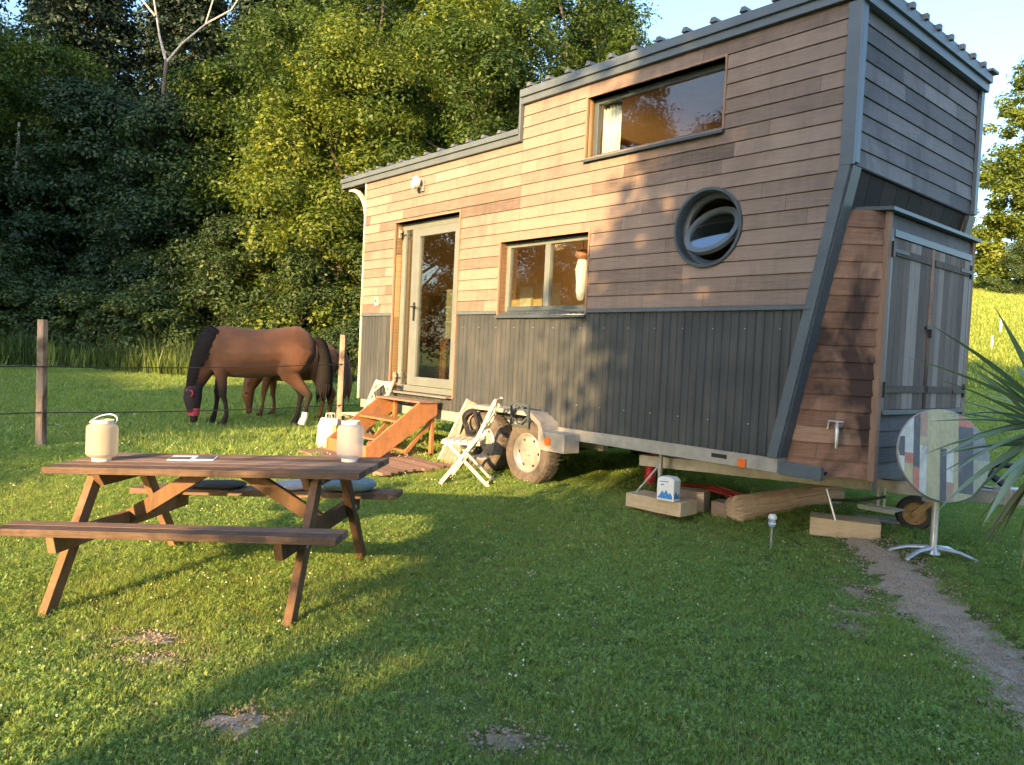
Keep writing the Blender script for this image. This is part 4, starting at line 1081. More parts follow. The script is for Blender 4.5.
# garden light
gl = empty('solar_light', (2.18, 6.22, G(2.18, 6.22)), 0, 'small solar stake light with a white and blue head, stuck in the grass', 'solar light')
mb = MB(); mb.tube([(0, 0, -.05), (0, 0, .20)], .008, 8); mb.build('stake', MT['alu'], gl)
mb = MB(); mb.lathe([(.012, .18), (.028, .195), (.026, .25), (.001, .25)], 18); mb.build('lens', simple('blue grey lens', (.25, .36, .5), .3, 0, .2, 30), gl, smooth=True)
mb = MB(); mb.lathe([(.032, .25), (.036, .262), (.025, .288), (.001, .29)], 18); mb.lathe([(.030, .21), (.031, .222), (.027, .222)], 18, cap=False); mb.build('cap', MT['white'], gl, smooth=True)

# ------------------------------------------------------------------ folding round table
rtb = empty('round_table', (3.27, 5.80, G(3.27, 5.80)), rad(2), 'round garden table tipped upright, its top striped in many painted planks', 'table')
mb = MB(); mb.lathe([(.055, .03), (.034, .07), (.026, .10), (.026, .46)], 20); mb.build('column', MT['alu'], rtb, smooth=True)
for k, a in enumerate((-28, 205, 25, 152)):
    mb = MB(); c, s_ = math.cos(rad(a)), math.sin(rad(a)); rr = .29
    mb.tube([(.03 * c, .03 * s_, .075), (rr * .6 * c, rr * .6 * s_, .06), (rr * c, rr * s_, .02)], [(.022, .02), (.02, .015), (.02, .010)], 10); mb.ball((rr * c, rr * s_, .008), .018, 6); mb.build('foot', MT['alu'], rtb, smooth=True)
ZC, RT = .79, .350
stripes = [(-.350, -.30, [(-1, -.05, 'sea'), (-.05, .1, 'slate'), (.1, 1, 'sea')]), (-.30, -.235, [(-1, -.10, 'olive'), (-.10, -.02, 'coral'), (-.02, 1, 'sea')]), (-.235, -.185, [(-1, -.12, 'coral'), (-.12, 1, 'slate')]), (-.185, -.13, [(-1, .05, 'sea'), (.05, .12, 'olive'), (.12, 1, 'rose')]),
           (-.13, -.03, [(-1, 1, 'olive')]), (-.03, .02, [(-1, .05, 'slate'), (.05, 1, 'olive')]), (.02, .075, [(-1, -.20, 'rose'), (-.20, .05, 'sea'), (.05, 1, 'olive')]), (.075, .11, [(-1, 1, 'olive')]), (.11, .225, [(-1, -.27, 'olive'), (-.27, .24, 'slate'), (.24, 1, 'coral')]), (.225, .350, [(-1, .0, 'moss'), (.0, .25, 'ash'), (.25, 1, 'ash')])]
pc_ = {'sea': (.55, .62, .60), 'slate': (.13, .15, .17), 'olive': (.45, .46, .30), 'coral': (.50, .24, .19), 'rose': (.42, .31, .25), 'moss': (.38, .42, .32), 'ash': (.28, .31, .32)}
names_ = list(pc_)
pm = [wood('painted plank ' + n_, [tuple(q * .5 for q in pc_[n_]), pc_[n_], tuple(min(1, q * 1.3) for q in pc_[n_])], (16, 16, 3), .55, tone_amt=.5, bmp=.2, stain=(.30, .29, .25), stain_scale=9, stain_rng=(.58, .75)) for n_ in names_]
mb = MB(); tm = Matrix.Translation((0, -.045, ZC)) @ Matrix.Rotation(rad(-15), 4, 'X') @ Matrix.Rotation(rad(6), 4, 'Y')
mb.m_list = []
for x0, x1, segs in stripes:
    n = max(3, int((x1 - x0) / .012))
    for k in range(n):
        a, b = x0 + (x1 - x0) * k / n, x0 + (x1 - x0) * (k + 1) / n
        for z0, z1, c in segs:
            def cl(x, z): h = math.sqrt(max(0, RT * RT - x * x)); return max(-h, min(h, z))
            za, zb_, zc_, zd = cl(a, z0), cl(b, z0), cl(b, z1), cl(a, z1)
            if zc_ - zb_ < 1e-4 and zd - za < 1e-4: continue
            mb.mi = names_.index(c); g2 = .0008 if k == 0 else 0
            mb.add([tm @ Vector((a + g2, -.016, za)), tm @ Vector((b, -.016, zb_)), tm @ Vector((b, -.016, zc_)), tm @ Vector((a + g2, -.016, zd))], [(0, 1, 2, 3)])
mb.mi = 0
top = mb.build('tabletop', pm, rtb, fixn=False)
mb = MB(); mb.lathe([(.001, -.012), (RT - .002, -.012), (RT + .004, -.008), (RT + .005, .010), (RT, .0165), (RT - .003, .0155), (RT - .003, .0145), (.001, .0145)], 64, tm @ Matrix.Rotation(math.pi / 2, 4, 'X')); mb.build('edge', MT['galv'], rtb, smooth=True)
mb = MB(); mb.box(-.10, .10, -.035, .02, ZC - .36, ZC - .33); mb.box(-.02, .02, -.035, .02, ZC - .36, ZC - .05); mb.build('hinge', MT['alu'], rtb)

# ------------------------------------------------------------------ horses
def horse_mat(name, body, points, belly, lo, hi):
    m, nt, p = mat_new(name)
    tc = N(nt, 'ShaderNodeTexCoord'); sp = N(nt, 'ShaderNodeSeparateXYZ'); nt.links.new(tc.outputs['Object'], sp.inputs[0])
    nz = noise(nt, 5, tc.outputs['Object'], 4); z = math_(nt, 'ADD', sp.outputs['Z'], math_(nt, 'MULTIPLY', math_(nt, 'SUBTRACT', nz, .5), .12))
    f = N(nt, 'ShaderNodeMapRange'); nt.links.new(z, f.inputs[0]); f.inputs[1].default_value = lo; f.inputs[2].default_value = hi
    b = ramp(nt, noise(nt, 3, tc.outputs['Object'], 5), [(.3, tuple(q * .75 for q in body)), (.7, tuple(q * 1.25 for q in body))])
    nt.links.new(mixc(nt, f.outputs[0], points, b), p.inputs['Base Color']); p.inputs['Roughness'].default_value = .72
    p.inputs['Specular IOR Level'].default_value = .2; p.inputs['Sheen Weight'].default_value = .1
    bump(nt, p, math_(nt, 'ADD', noise(nt, 60, coords(nt, (1, 1, 5)), 3), math_(nt, 'MULTIPLY', noise(nt, 4.5, coords(nt), 2), 12)), .35, .006); return m
MT['bay'] = horse_mat('bay coat', (.13, .058, .030), (.018, .014, .012), (.2, .1, .05), .50, .78)
MT['chestnut'] = horse_mat('chestnut coat', (.20, .085, .032), (.11, .05, .022), (.2, .1, .05), .2, .45)
MT['hair'] = simple('black horse hair', (.012, .010, .010), .8, 0, .3, 30, bmp=.5, spec=.15)
MT['hair_c'] = simple('chestnut horse hair', (.12, .045, .02), .6, 0, .3, 30, bmp=.5)
MT['mask'] = simple('dark fly mask mesh', (.02, .014, .017), .85, 0, .3, 60)
MT['maskred'] = simple('red fly mask trim', (.48, .05, .09), .8, 0, .15, 40)
def horse(x, y, rz, sc, mat, hair, label, mask, head_yaw, sock=None, poses=None):
    g0 = G(x, y)
    o = empty('horse', (x, y, g0), rz, label, 'horse', 'horses grazing behind the fence'); o.scale = (sc, sc, sc)
    mb = MB()
    tor = [(-.83, 1.16, .05, .06), (-.80, 1.15, .16, .13), (-.70, 1.16, .27, .215), (-.55, 1.155, .345, .27), (-.38, 1.12, .355, .285), (-.15, 1.085, .355, .315), (.08, 1.065, .36, .325), (.30, 1.07, .365, .30), (.46, 1.09, .37, .25), (.60, 1.10, .33, .215), (.71, 1.08, .25, .17), (.78, 1.05, .12, .10)]
    rsr = []
    for xx, zc, hh, hw in tor:
        ring = []
        for k in range(20):
            a = 2 * math.pi * k / 20; s_ = math.sin(a)
            ring.append(Vector((xx, hw * math.cos(a) * (1 - .18 * max(0, s_)), zc + hh * s_)))
        rsr.append(ring)
    nr_ = [catmull([tuple(r[k]) for r in rsr], 4) for k in range(20)]
    rsr = [[Vector(nr_[k][j]) for k in range(20)] for j in range(len(nr_[0]))]
    mb.rings(rsr)
    mb.tube([(.38, 0, 1.33), (.5, 0, 1.36), (.6, 0, 1.28)], [(.06, .05), (.10, .09), (.08, .08)], 12)
    hy = head_yaw
    def HP(f_, z): return (.60 + f_ * .64 * math.cos(hy), f_ * .64 * math.sin(hy), z)
    mb.tube([HP(-.18, 1.22), HP(-.02, 1.12), HP(.16, .96), HP(.30, .78), HP(.40, .62), HP(.44, .52)], [(.17, .29), (.165, .27), (.13, .22), (.10, .17), (.085, .13), (.07, .09)], 18, sm=4)
    mb.tube([HP(.40, .60), HP(.46, .52), HP(.475, .40), HP(.455, .28), HP(.44, .16), HP(.435, .075), HP(.43, .05)], [(.06, .07), (.095, .105), (.093, .115), (.07, .085), (.055, .062), (.058, .062), (.04, .045)], 16, sm=3)
    for s_ in (-1, 1):      # ears
        e = Vector(HP(.40, .60)); pr = Vector((-math.sin(hy), math.cos(hy), 0)) * s_
        mb.tube([e + pr * .05 + Vector((0, 0, -.01)), e + pr * .075 + Vector((0, 0, .05)), e + pr * .085 + Vector((0, 0, .11))], [.03, .028, .008], 8)
    P = poses or ((.06, -.04), (-.07, .0), (.10, .0), (-.08, .02))
    for k, (s_, (d, e)) in enumerate(zip((-1, 1), P[:2])):
        yy = s_ * .15
        mb.tube([(.46, yy * .8, 1.05), (.48, yy, .86), (.50 + d * .3, yy, .70), (.51 + d * .6, yy, .50), (.515 + d * .6, yy, .46), (.50 + d * .8, yy, .36), (.50 + d, yy, .18), (.52 + d, yy, .11), (.535 + d, yy, .06), (.55 + d, yy, .0)],
                [(.12, .16), (.095, .125), (.068, .085), (.052, .06), (.05, .056), (.034, .04), (.034, .038), (.042, .046), (.045, .05), (.058, .062)], 12, sm=3)
    for k, (s_, (d, e)) in enumerate(zip((-1, 1), P[2:])):
        yy = s_ * .16
        mb.tube([(-.58, yy * .7, 1.18), (-.52, yy, .98), (-.47, yy, .82), (-.53 + d * .5, yy, .68), (-.62 + d * .8, yy, .55), (-.645 + d, yy, .49), (-.625 + d, yy, .38), (-.60 + d, yy, .19), (-.575 + d, yy, .11), (-.56 + d, yy, .06), (-.545 + d, yy, .0)],
                [(.15, .26), (.15, .22), (.11, .16), (.07, .10), (.052, .07), (.05, .062), (.036, .045), (.036, .042), (.044, .048), (.046, .05), (.058, .062)], 12, sm=3)
    b = mb.build('body', mat, o, smooth=True)
    b.modifiers.new('remesh', 'REMESH').mode = 'VOXEL'; b.modifiers['remesh'].voxel_size = .017; b.modifiers['remesh'].use_smooth_shade = True
    sm = b.modifiers.new('smooth', 'SMOOTH'); sm.factor = .5; sm.iterations = 14
    # mane
    mb = MB()
    def MP(f_, z): return Vector(HP(f_, z))
    prM = Vector((-math.sin(hy), math.cos(hy), 0))
    ctr = [MP(-.16, 1.475), MP(.0, 1.40), MP(.20, 1.21), MP(.36, .98), MP(.47, .74), MP(.52, .60)]
    ro = random.Random(4); fvM = Vector((math.cos(hy), math.sin(hy), 0))
    nk = catmull([HP(-.18, 1.22) + (.17, .29), HP(-.02, 1.12) + (.165, .27), HP(.16, .96) + (.13, .22), HP(.30, .78) + (.10, .17), HP(.40, .62) + (.085, .13), HP(.44, .52) + (.07, .11)], 6)
    for q0 in range(3):
        vs = []; J = 9
        for i, q in enumerate(nk):
            P0 = Vector(q[:3]); d_ = (Vector(nk[min(i + 1, len(nk) - 1)][:3]) - Vector(nk[max(i - 1, 0)][:3])).normalized()
            up_ = (fvM * (-d_.z) + Vector((0, 0, 1)) * d_.dot(fvM)).normalized()
            for j in range(J):
                th = rad(-22 + (82 + 16 * math.sin(i * 2.1 + q0 * 2) + ro.uniform(-5, 5)) * j / (J - 1)); k_ = 1.06 + .03 * q0 + .03 * math.sin(i * 3 + q0)
                vs.append(P0 + up_ * q[4] * k_ * math.cos(th) + prM * q[3] * (k_ + .08) * math.sin(th))
        mb.add(vs, [(i * J + j, i * J + j + 1, i * J + J + j + 1, i * J + J + j) for i in range(len(nk) - 1) for j in range(J - 1)])
    mb.build('mane', hair, o, smooth=True)
    mb = MB(); rt_ = random.Random(6)
    mb.tube([(-.80, 0, 1.32), (-.90, 0, 1.26), (-.95, 0, 1.08), (-.97, 0, .85), (-.96, 0, .62), (-.94, .01, .42)], [.05, .075, .095, .12, .12, .03], 10, sm=3)
    for k in range(30):
        a = rt_.uniform(0, 6.3); q = .075; mb.tube([(-.90, 0, 1.24), (-.95 + q * .6 * math.cos(a), q * .7 * math.sin(a), .95), (-.97 + q * 1.4 * math.cos(a), q * 1.4 * math.sin(a), .65), (-.95 + q * 1.2 * math.cos(a), q * 1.2 * math.sin(a), rt_.uniform(.30, .48))], [.012, .022, .02, .003], 5)
    mb.build('tail', hair, o, smooth=True)
    mb = MB()
    for k, (s_, (d, e)) in enumerate(zip((-1, 1), P[:2])): mb.lathe([(.048, .065), (.062, .0)], 14, Matrix.Translation((.555 + d, s_ * .15, 0)) @ Matrix.Diagonal((1.15, 1, 1, 1)))
    for k, (s_, (d, e)) in enumerate(zip((-1, 1), P[2:])): mb.lathe([(.048, .065), (.062, .0)], 14, Matrix.Translation((-.54 + d, s_ * .16, 0)) @ Matrix.Diagonal((1.15, 1, 1, 1)))
    mb.build('hoof', MT['mask'], o)
    if sock is not None:
        s_, d = (-1, P[2][0]) if sock == 0 else (1, P[3][0])
        mb = MB(); mb.tube([(-.600 + d, s_ * .16, .25), (-.597 + d, s_ * .16, .17), (-.572 + d, s_ * .16, .115), (-.557 + d, s_ * .16, .065)], [(.040, .046), (.041, .047), (.05, .054), (.053, .057)], 12, False); mb.build('sock', MT['white'], o, smooth=True)
    if mask:
        mb = MB(); mb.tube([HP(.40, .585), HP(.46, .52), HP(.478, .40), HP(.458, .27), HP(.447, .20)], [(.085, .10), (.108, .120), (.106, .128), (.084, .100), (.070, .082)], 20, False)
        mk = mb.build('fly_mask', MT['mask'], o, smooth=True)
        mb = MB(); mb.tube([HP(.456, .255), HP(.448, .20), HP(.441, .15)], [(.083, .099), (.073, .086), (.066, .075)], 18, False)
        fv = Vector((math.cos(hy), math.sin(hy), 0)); pv = Vector((-math.sin(hy), math.cos(hy), 0))
        mb.build('nose_band', MT['maskred'], mk, smooth=True)
        mb = MB()
        for s_ in (-1, 1):
            c0 = Vector(HP(.463, .47)) + pv * s_ * .075 + fv * .075
            pts = [c0 + pv * s_ * (.012 + .030 * math.cos(t)) * 1.0 - fv * .012 * math.cos(t) + Vector((0, 0, .042 * math.sin(t))) for t in [2 * math.pi * q / 16 for q in range(17)]]
            mb.tube(pts, .008, 6)
            mb.tube([Vector(HP(.463, .50)) + pv * s_ * .03 + fv * .125, Vector(HP(.44, .585)) + pv * s_ * .06 + fv * .07], .008, 6)
        mb.build('mask_trim', MT['maskred'], mk)
    for s_ in (-1, 1):
        fv = Vector((math.cos(hy), math.sin(hy), 0)); pv = Vector((-math.sin(hy), math.cos(hy), 0))
        mb = MB(); mb.ball(Vector(HP(.465, .455)) + pv * s_ * .082 + fv * .055, .022, 8); mb.build('eye', MT['black'], o, smooth=True)
    return o
horse(-4.02, 12.05, rad(189), 1.075, MT['bay'], MT['hair'], 'large bay horse with black mane and a red trimmed fly mask', True, rad(38), sock=1, poses=((.10, 0), (-.12, 0), (.02, 0), (-.12, 0)))
horse(-3.74, 13.25, rad(184), .88, MT['chestnut'], MT['hair_c'], 'smaller chestnut horse mostly hidden behind the bay horse', False, rad(20), poses=((-.06, 0), (.10, 0), (-.06, 0), (.06, 0)))
# ------------------------------------------------------------------ plants
def leaf_cloud(name, pts, nrm, size, tone, mat, asp=.55, jit=.35, seed=0):
    rs = np.random.RandomState(seed); n = len(pts)
    nrm = nrm + rs.normal(0, jit, (n, 3)); nrm /= np.linalg.norm(nrm, axis=1)[:, None] + 1e-9
    a = rs.normal(0, 1, (n, 3)); a -= (a * nrm).sum(1)[:, None] * nrm; a /= np.linalg.norm(a, axis=1)[:, None] + 1e-9
    b = np.cross(nrm, a); s = (size * rs.uniform(.5, 1.5, n))[:, None]
    V = np.stack([pts - a * s, pts - b * s * asp, pts + a * s, pts + b * s * asp + nrm * s * .15], 1).reshape(-1, 3)
    me = bpy.data.meshes.new(name); me.vertices.add(4 * n); me.loops.add(4 * n); me.polygons.add(n)
    me.vertices.foreach_set('co', V.astype(np.float32).ravel()); me.loops.foreach_set('vertex_index', np.arange(4 * n, dtype=np.int32))
    me.polygons.foreach_set('loop_start', np.arange(0, 4 * n, 4, dtype=np.int32))
    try: me.polygons.foreach_set('loop_total', np.full(n, 4, dtype=np.int32))
    except Exception: pass
    at = me.attributes.new('tone', 'FLOAT', 'FACE'); at.data.foreach_set('value', np.clip(tone, 0, 1).astype(np.float32))
    me.materials.append(mat); me.update(calc_edges=True); me.validate(); return me

def clumps(seed, H, R, zb, n, prof, rc, lobes=3):
    rs = np.random.RandomState(seed); c = []
    ph = rs.uniform(0, 6.28, 4)
    while len(c) < n:
        t = rs.uniform(0, 1); a = rs.uniform(0, 2 * np.pi)
        r = R * prof(t) * (1 + .22 * math.sin(lobes * a + ph[0] + 3 * t) + .12 * math.sin(5 * a + ph[1] - 5 * t))
        if rs.uniform() > .25 + .75 * prof(t): continue
        q = r * rs.uniform(.15, 1) ** .38
        c.append((q * math.cos(a), q * math.sin(a), zb + (H - zb) * t, rc * rs.uniform(.6, 1.35)))
    return np.array(c)
def crown_mesh(name, seed, H, R, zb, n, per, size, mat, prof, rc, flat=.65, droop=0):
    rs = np.random.RandomState(seed + 100); C = clumps(seed, H, R, zb, n, prof, rc); P = []; Nn = []; T = []
    for cx, cy, cz, r in C:
        k = int(per * rs.uniform(.6, 1.3)); d = rs.normal(0, 1, (k, 3)); d /= np.linalg.norm(d, axis=1)[:, None]
        q = r * rs.uniform(.25, 1, k) ** .5
        # uneven clumps
        lump = 1 + .3 * np.sin(d[:, 0] * 5 + cx * 3) * np.sin(d[:, 1] * 5 + cy * 3)
        p = d * (q * lump)[:, None] * np.array([1, 1, flat])
        if droop: p[:, 2] -= droop * (p[:, 0] ** 2 + p[:, 1] ** 2) / r
        P.append(p + (cx, cy, cz)); Nn.append(d * .7 + np.array([0, 0, .6])); T.append(np.full(k, .5 + rs.normal(0, .2)) + rs.normal(0, .18, k))
    P = np.concatenate(P); return leaf_cloud(name, P, np.concatenate(Nn), size, np.concatenate(T), mat, seed=seed), C
def trunk_mesh(name, C, H, zb, r0, mat, nl, seed):
    mb = MB(); R = random.Random(seed); top = H * .82
    ax = [(0, 0, -.3)] + [(R.uniform(-.12, .12) * k, R.uniform(-.12, .12) * k, top * k / 5) for k in range(1, 6)]
    mb.tube(ax, [r0 * 1.25] + [r0 * (1 - .16 * k) for k in range(1, 6)], 9)
    ids = R.sample(range(len(C)), min(nl, len(C)))
    for i in ids:
        cx, cy, cz, _ = C[i]; z0 = max(zb * .6, cz - math.hypot(cx, cy) * .7); k = min(4, max(0, int(z0 / top * 5)))
        base = Vector(ax[k]).lerp(Vector(ax[k + 1]), min(1, max(0, z0 / top * 5 - k))); tip = Vector((cx, cy, cz)); mid = base.lerp(tip, .5) + Vector((0, 0, -.1 * R.random()))
        mb.tube([base, mid, tip], [r0 * .32, r0 * .2, r0 * .06], 5)
    me_o = mb.build(name, mat, None, smooth=True); me = me_o.data; bpy.data.objects.remove(me_o); return me
pr_round = lambda t: math.sqrt(max(0, 1 - (2 * t - 1) ** 2 * .92)) * (1 - .15 * t)
pr_low = lambda t: (1 - t) ** .45 * (.75 + .25 * min(1, t * 6))
pr_cone = lambda t: max(.04, (1 - t)) ** .85
KIND = {}
def kind(key, seed, H, R, zb, n, per, size, mat, prof, rc, r0, bark='bark', nl=18, flat=.65, droop=0):
    cm, C = crown_mesh('crown', seed, H, R, zb, n, per, size, MT[mat], prof, rc, flat, droop)
    KIND[key] = (cm, trunk_mesh('trunk', C, H, zb, r0, MT[bark], nl, seed), H)
kind('oak', 1, 12.5, 4.2, 1.2, 280, 380, .062, 'leaf', pr_round, .82, .22)
kind('ash', 2, 15.0, 3.9, 1.6, 300, 380, .062, 'leaf', pr_round, .80, .22)
kind('maple', 3, 11.0, 3.7, .6, 270, 380, .060, 'leaf_y', pr_low, .75, .18)
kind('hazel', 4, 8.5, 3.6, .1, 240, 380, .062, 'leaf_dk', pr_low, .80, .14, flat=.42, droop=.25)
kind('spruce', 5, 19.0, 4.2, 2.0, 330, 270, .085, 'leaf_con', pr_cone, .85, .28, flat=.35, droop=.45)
kind('poplar', 6, 17.0, 4.0, .3, 300, 190, .13, 'leaf_y', pr_low, .85, .22)
kind('elder', 7, 4.2, 2.3, .0, 120, 330, .050, 'leaf_sh', pr_low, .55, .08)
kind('bramble', 8, 2.2, 1.9, .0, 100, 320, .046, 'leaf_sh', pr_low, .42, .04, flat=.6)
def tree(key, x, y, sc, rz, label, cat='tree', grp='trees of the wood', name='tree', szz=1.0, dz=0):
    cm, tm_, H = KIND[key]
    o = empty(name, (x, y, G(x, y) + dz), rz, label, cat, grp); o.scale = (sc, sc, sc * szz)
    for n_, me in (('crown', cm), ('trunk', tm_)):
        c = bpy.data.objects.new(n_, me); COL.objects.link(c); c.parent = o
    return o
WOOD = [
 ('oak', -1.6, 25.5, .95, .4, 'broad sunlit tree directly above the lower roof of the house'),
 ('maple', -5.6, 24.6, .98, 1.1, 'yellow green sunlit tree left of the house, nearest of the bright trees'),
 ('oak', -7.7, 27.2, .98, 2.2, 'green tree with a bright top behind the horses'),
 ('ash', 1.6, 29.0, 1.02, 3.0, 'tall tree rising above the step of the roof'),
 ('spruce', 3.0, 33.5, .95, .8, 'dark pointed conifer behind the tall tree over the roof step'),
 ('ash', 5.0, 33.0, .90, 4.0, 'tree top ending the wood against the sky, above the loft'),
 ('maple', -2.6, 30.5, 1.35, 4.4, 'tall yellow crown seen between the two bright front trees'),
 ('ash', -6.2, 32.0, 1.15, 5.1, 'tall bright tree in the second row, top out of the picture'),
 
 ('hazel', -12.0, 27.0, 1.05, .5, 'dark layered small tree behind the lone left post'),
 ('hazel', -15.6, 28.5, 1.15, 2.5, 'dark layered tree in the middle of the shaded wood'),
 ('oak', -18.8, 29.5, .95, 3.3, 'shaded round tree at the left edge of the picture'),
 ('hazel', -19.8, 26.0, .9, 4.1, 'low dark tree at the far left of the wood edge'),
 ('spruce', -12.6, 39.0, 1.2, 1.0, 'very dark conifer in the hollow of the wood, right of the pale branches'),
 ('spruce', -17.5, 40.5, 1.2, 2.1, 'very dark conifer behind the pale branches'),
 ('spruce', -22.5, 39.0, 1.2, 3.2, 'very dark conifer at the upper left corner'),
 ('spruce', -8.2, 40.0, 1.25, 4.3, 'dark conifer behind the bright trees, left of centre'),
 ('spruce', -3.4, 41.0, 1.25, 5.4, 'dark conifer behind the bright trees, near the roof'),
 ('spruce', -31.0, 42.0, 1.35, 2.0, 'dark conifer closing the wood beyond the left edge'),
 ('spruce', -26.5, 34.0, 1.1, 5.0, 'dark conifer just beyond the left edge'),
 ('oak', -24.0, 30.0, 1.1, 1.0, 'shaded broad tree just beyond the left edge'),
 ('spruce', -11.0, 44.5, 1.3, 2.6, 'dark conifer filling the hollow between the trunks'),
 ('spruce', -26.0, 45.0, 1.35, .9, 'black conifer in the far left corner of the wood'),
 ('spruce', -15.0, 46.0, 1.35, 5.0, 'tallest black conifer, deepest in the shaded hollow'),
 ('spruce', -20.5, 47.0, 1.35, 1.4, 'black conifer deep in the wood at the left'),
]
for k_, x, y, sc, rz, lb in WOOD: tree(k_, x, y, sc, rz, lb)
RIGHT = [('poplar', 38.2, 58.0, 1.02, .5, 'tall yellow green tree on the slope, right of the shed'), ('poplar', 43.5, 60.0, 1.1, 2.5, 'yellow green tree at the right edge of the picture'),
         ('maple', 34.0, 63.0, 1.0, 1.5, 'round yellow tree partly hidden by the shed'), ('elder', 36.6, 55.0, 1.0, 1.0, 'dark low bush at the foot of the trees on the slope'), ('elder', 40.4, 55.5, 1.1, 2.0, 'second low bush at the foot of the trees on the slope, further right')]
for k_, x, y, sc, rz, lb in RIGHT: tree(k_, x, y, sc, rz, lb, grp='trees on the sunny slope')
# bushes along the wood edge
BR = random.Random(11)
SPOT = [('elder', -3.6, 22.8, .95), ('elder', -6.2, 22.4, .85), ('elder', -8.6, 23.3, 1.05), ('bramble', -10.6, 22.6, 1.1), ('bramble', -12.9, 23.0, 1.1), ('bramble', -15.2, 22.8, 1.15), ('bramble', -17.4, 23.2, 1.1), ('elder', -11.8, 24.6, .8), ('elder', -16.6, 25.2, .85), ('elder', -1.2, 23.2, .9), ('bramble', -7.4, 21.6, .8), ('bramble', -4.6, 21.4, .75), ('elder', -19.2, 24.0, .8), ('bramble', -2.4, 21.4, .7)]
LBL = ['bush behind the house corner post', 'bush behind the rump of the bay horse', 'tall bush behind the back of the bay horse', 'bramble behind the head of the bay horse', 'bramble between the lone post and the horse', 'bramble right behind the lone left post', 'bramble left of the lone post', 'taller shrub rising behind the brambles', 'taller dark shrub behind the lone post', 'bush hidden beside the house wall', 'low bramble in front of the bushes, over the horse back', 'low bramble behind the horse tail', 'shrub at the left picture edge', 'low bramble behind the corner post of the fence']
for (k_, x, y, sc), lb in zip(SPOT, LBL): tree(k_, x, y, sc, BR.uniform(0, 6), lb, 'bush', 'bushes along the wood edge', 'bush')
# pale bare forked tree in the dark hollow
bt = empty('bare_tree', (-14.6, 31.0, G(-14.6, 31.0)), 0, 'pale bare forked branches standing out in the dark top left', 'tree')
mb = MB(); mb.tube([(0, 0, -.2), (.1, 0, 4), (.0, 0, 8), (.2, 0, 11.6)], [.16, .13, .10, .08], 8); mb.build('trunk', MT['bark'], bt, smooth=True)
mb = MB(); mb.tube([(.2, 0, 11.5), (-.1, 0, 12.5), (-.5, .2, 14.2), (-.8, .2, 16.5)], [.06, .045, .03, .02], 7)
mb.tube([(.2, 0, 11.5), (.9, -.2, 12.2), (1.8, -.2, 13.0), (2.2, -.1, 14.6), (2.1, 0, 16)], [.06, .045, .035, .025, .012], 7)
mb.tube([(-.3, 0, 13.3), (-1.1, .1, 14.2), (-1.4, .1, 15.4)], [.04, .03, .015], 6); mb.tube([(1.8, -.2, 13.0), (2.8, -.2, 13.6), (3.4, -.2, 14.6)], [.04, .03, .015], 6)
mb.build('branch', MT['bark_pale'], bt, smooth=True)
for (x, y, h, lb) in ((-17.9, 27.2, 8, 'thin bare grey trunk left in front of the shaded trees'), (-10.6, 34, 14, 'straight brown trunk in the dark hollow'), (-12.2, 35, 15, 'slim straight trunk beside the brown one in the hollow')):
    bt = empty('bare_tree', (x, y, G(x, y)), 0, lb, 'tree', 'bare trees in the wood')
    mb = MB(); mb.tube([(0, 0, -.2), (.1, 0, h * .4), (.05, .1, h * .75), (.15, 0, h)], [.13, .11, .08, .04], 8); mb.build('trunk', MT['bark_pale'] if x < -17 else MT['bark'], bt, smooth=True)
    mb = MB(); R = random.Random(int(-x * 7))
    for k in range(9):
        z = h * R.uniform(.35, .95); a = R.uniform(0, 6.28); q = R.uniform(.5, 1.6); mb.tube([(.08, 0, z), (.08 + q * .5 * math.cos(a), q * .5 * math.sin(a), z + .1), (.08 + q * math.cos(a), q * math.sin(a), z + .4 * q)], [.03, .02, .006], 5)
    mb.build('branch', MT['bark'], bt)
# trees beside and behind the camera: they shade the right half of the place
def shade(key, w, y, sc, rz, lb, szz=1.0, dz=0): return tree(key, (w + .485 * y) / .875, y, sc, rz, lb, grp='trees behind the viewer', szz=szz, dz=dz)
kind('lime', 21, 13.0, 4.6, 1.6, 470, 230, .12, 'leaf', pr_round, 1.0, .25)
kind('pine', 31, 26.0, 5.5, 14.3, 380, 200, .14, 'leaf_con', pr_round, 1.1, .3)
SH = [('lime', 1.75, -9, 1.0, .3, 'dense tree behind the viewer, shading the right half of the house', .83), ('lime', 3.2, -13.5, 1.0, 3.3, 'dense tree behind the viewer, standing behind the first one', .86), ('lime', 8.3, -10, .85, 2.0, 'dense tree behind the viewer, further right', .74), ('lime', 5.0, -17, .95, 1.0, 'second row dense tree behind the viewer', .70),
      ('elder', .1, -5.2, 1.32, .9, 'leafy shrub standing just behind the viewer', 1.0), ('lime', -11.6, -12, .78, 1.3, 'tree behind the viewer on the left, shading the horses', 1.0), ('lime', -17.2, -12, 1.05, 4.0, 'low wide tree behind the viewer on the left', .64), ('lime', -24.5, -12, 1.25, 5.0, 'low wide tree far left behind the viewer', .50), ('pine', -27, -22, 1.1, 1.5, 'high crowned pine behind the viewer', 1.0), ('lime', -32, -10, 1.35, .6, 'tall tree farther left behind the viewer', 1.0), ('lime', -39.5, -8, 1.35, 2.6, 'tall tree farthest left behind the viewer', 1.0)]
for k_, w, y, sc, rz, lb, zz_ in SH: shade(k_, w, y, sc, rz, lb, szz=zz_)
# trees left of the picture (seen in the panes)
for x, y, k_, sc, rz, lb in ((-22, 16, 'oak', 1.0, 1, 'tree left of the picture, reflected in the panes'), (-24, 9, 'ash', 1.0, 2, 'second tree left of the picture'), (-25, 2, 'maple', 1.2, 3, 'yellow tree left of the picture'), (-27, 22, 'ash', 1.1, 3, 'tall tree left of the picture')):
    tree(k_, x, y, sc, rz, lb, grp='trees left of the paddock')

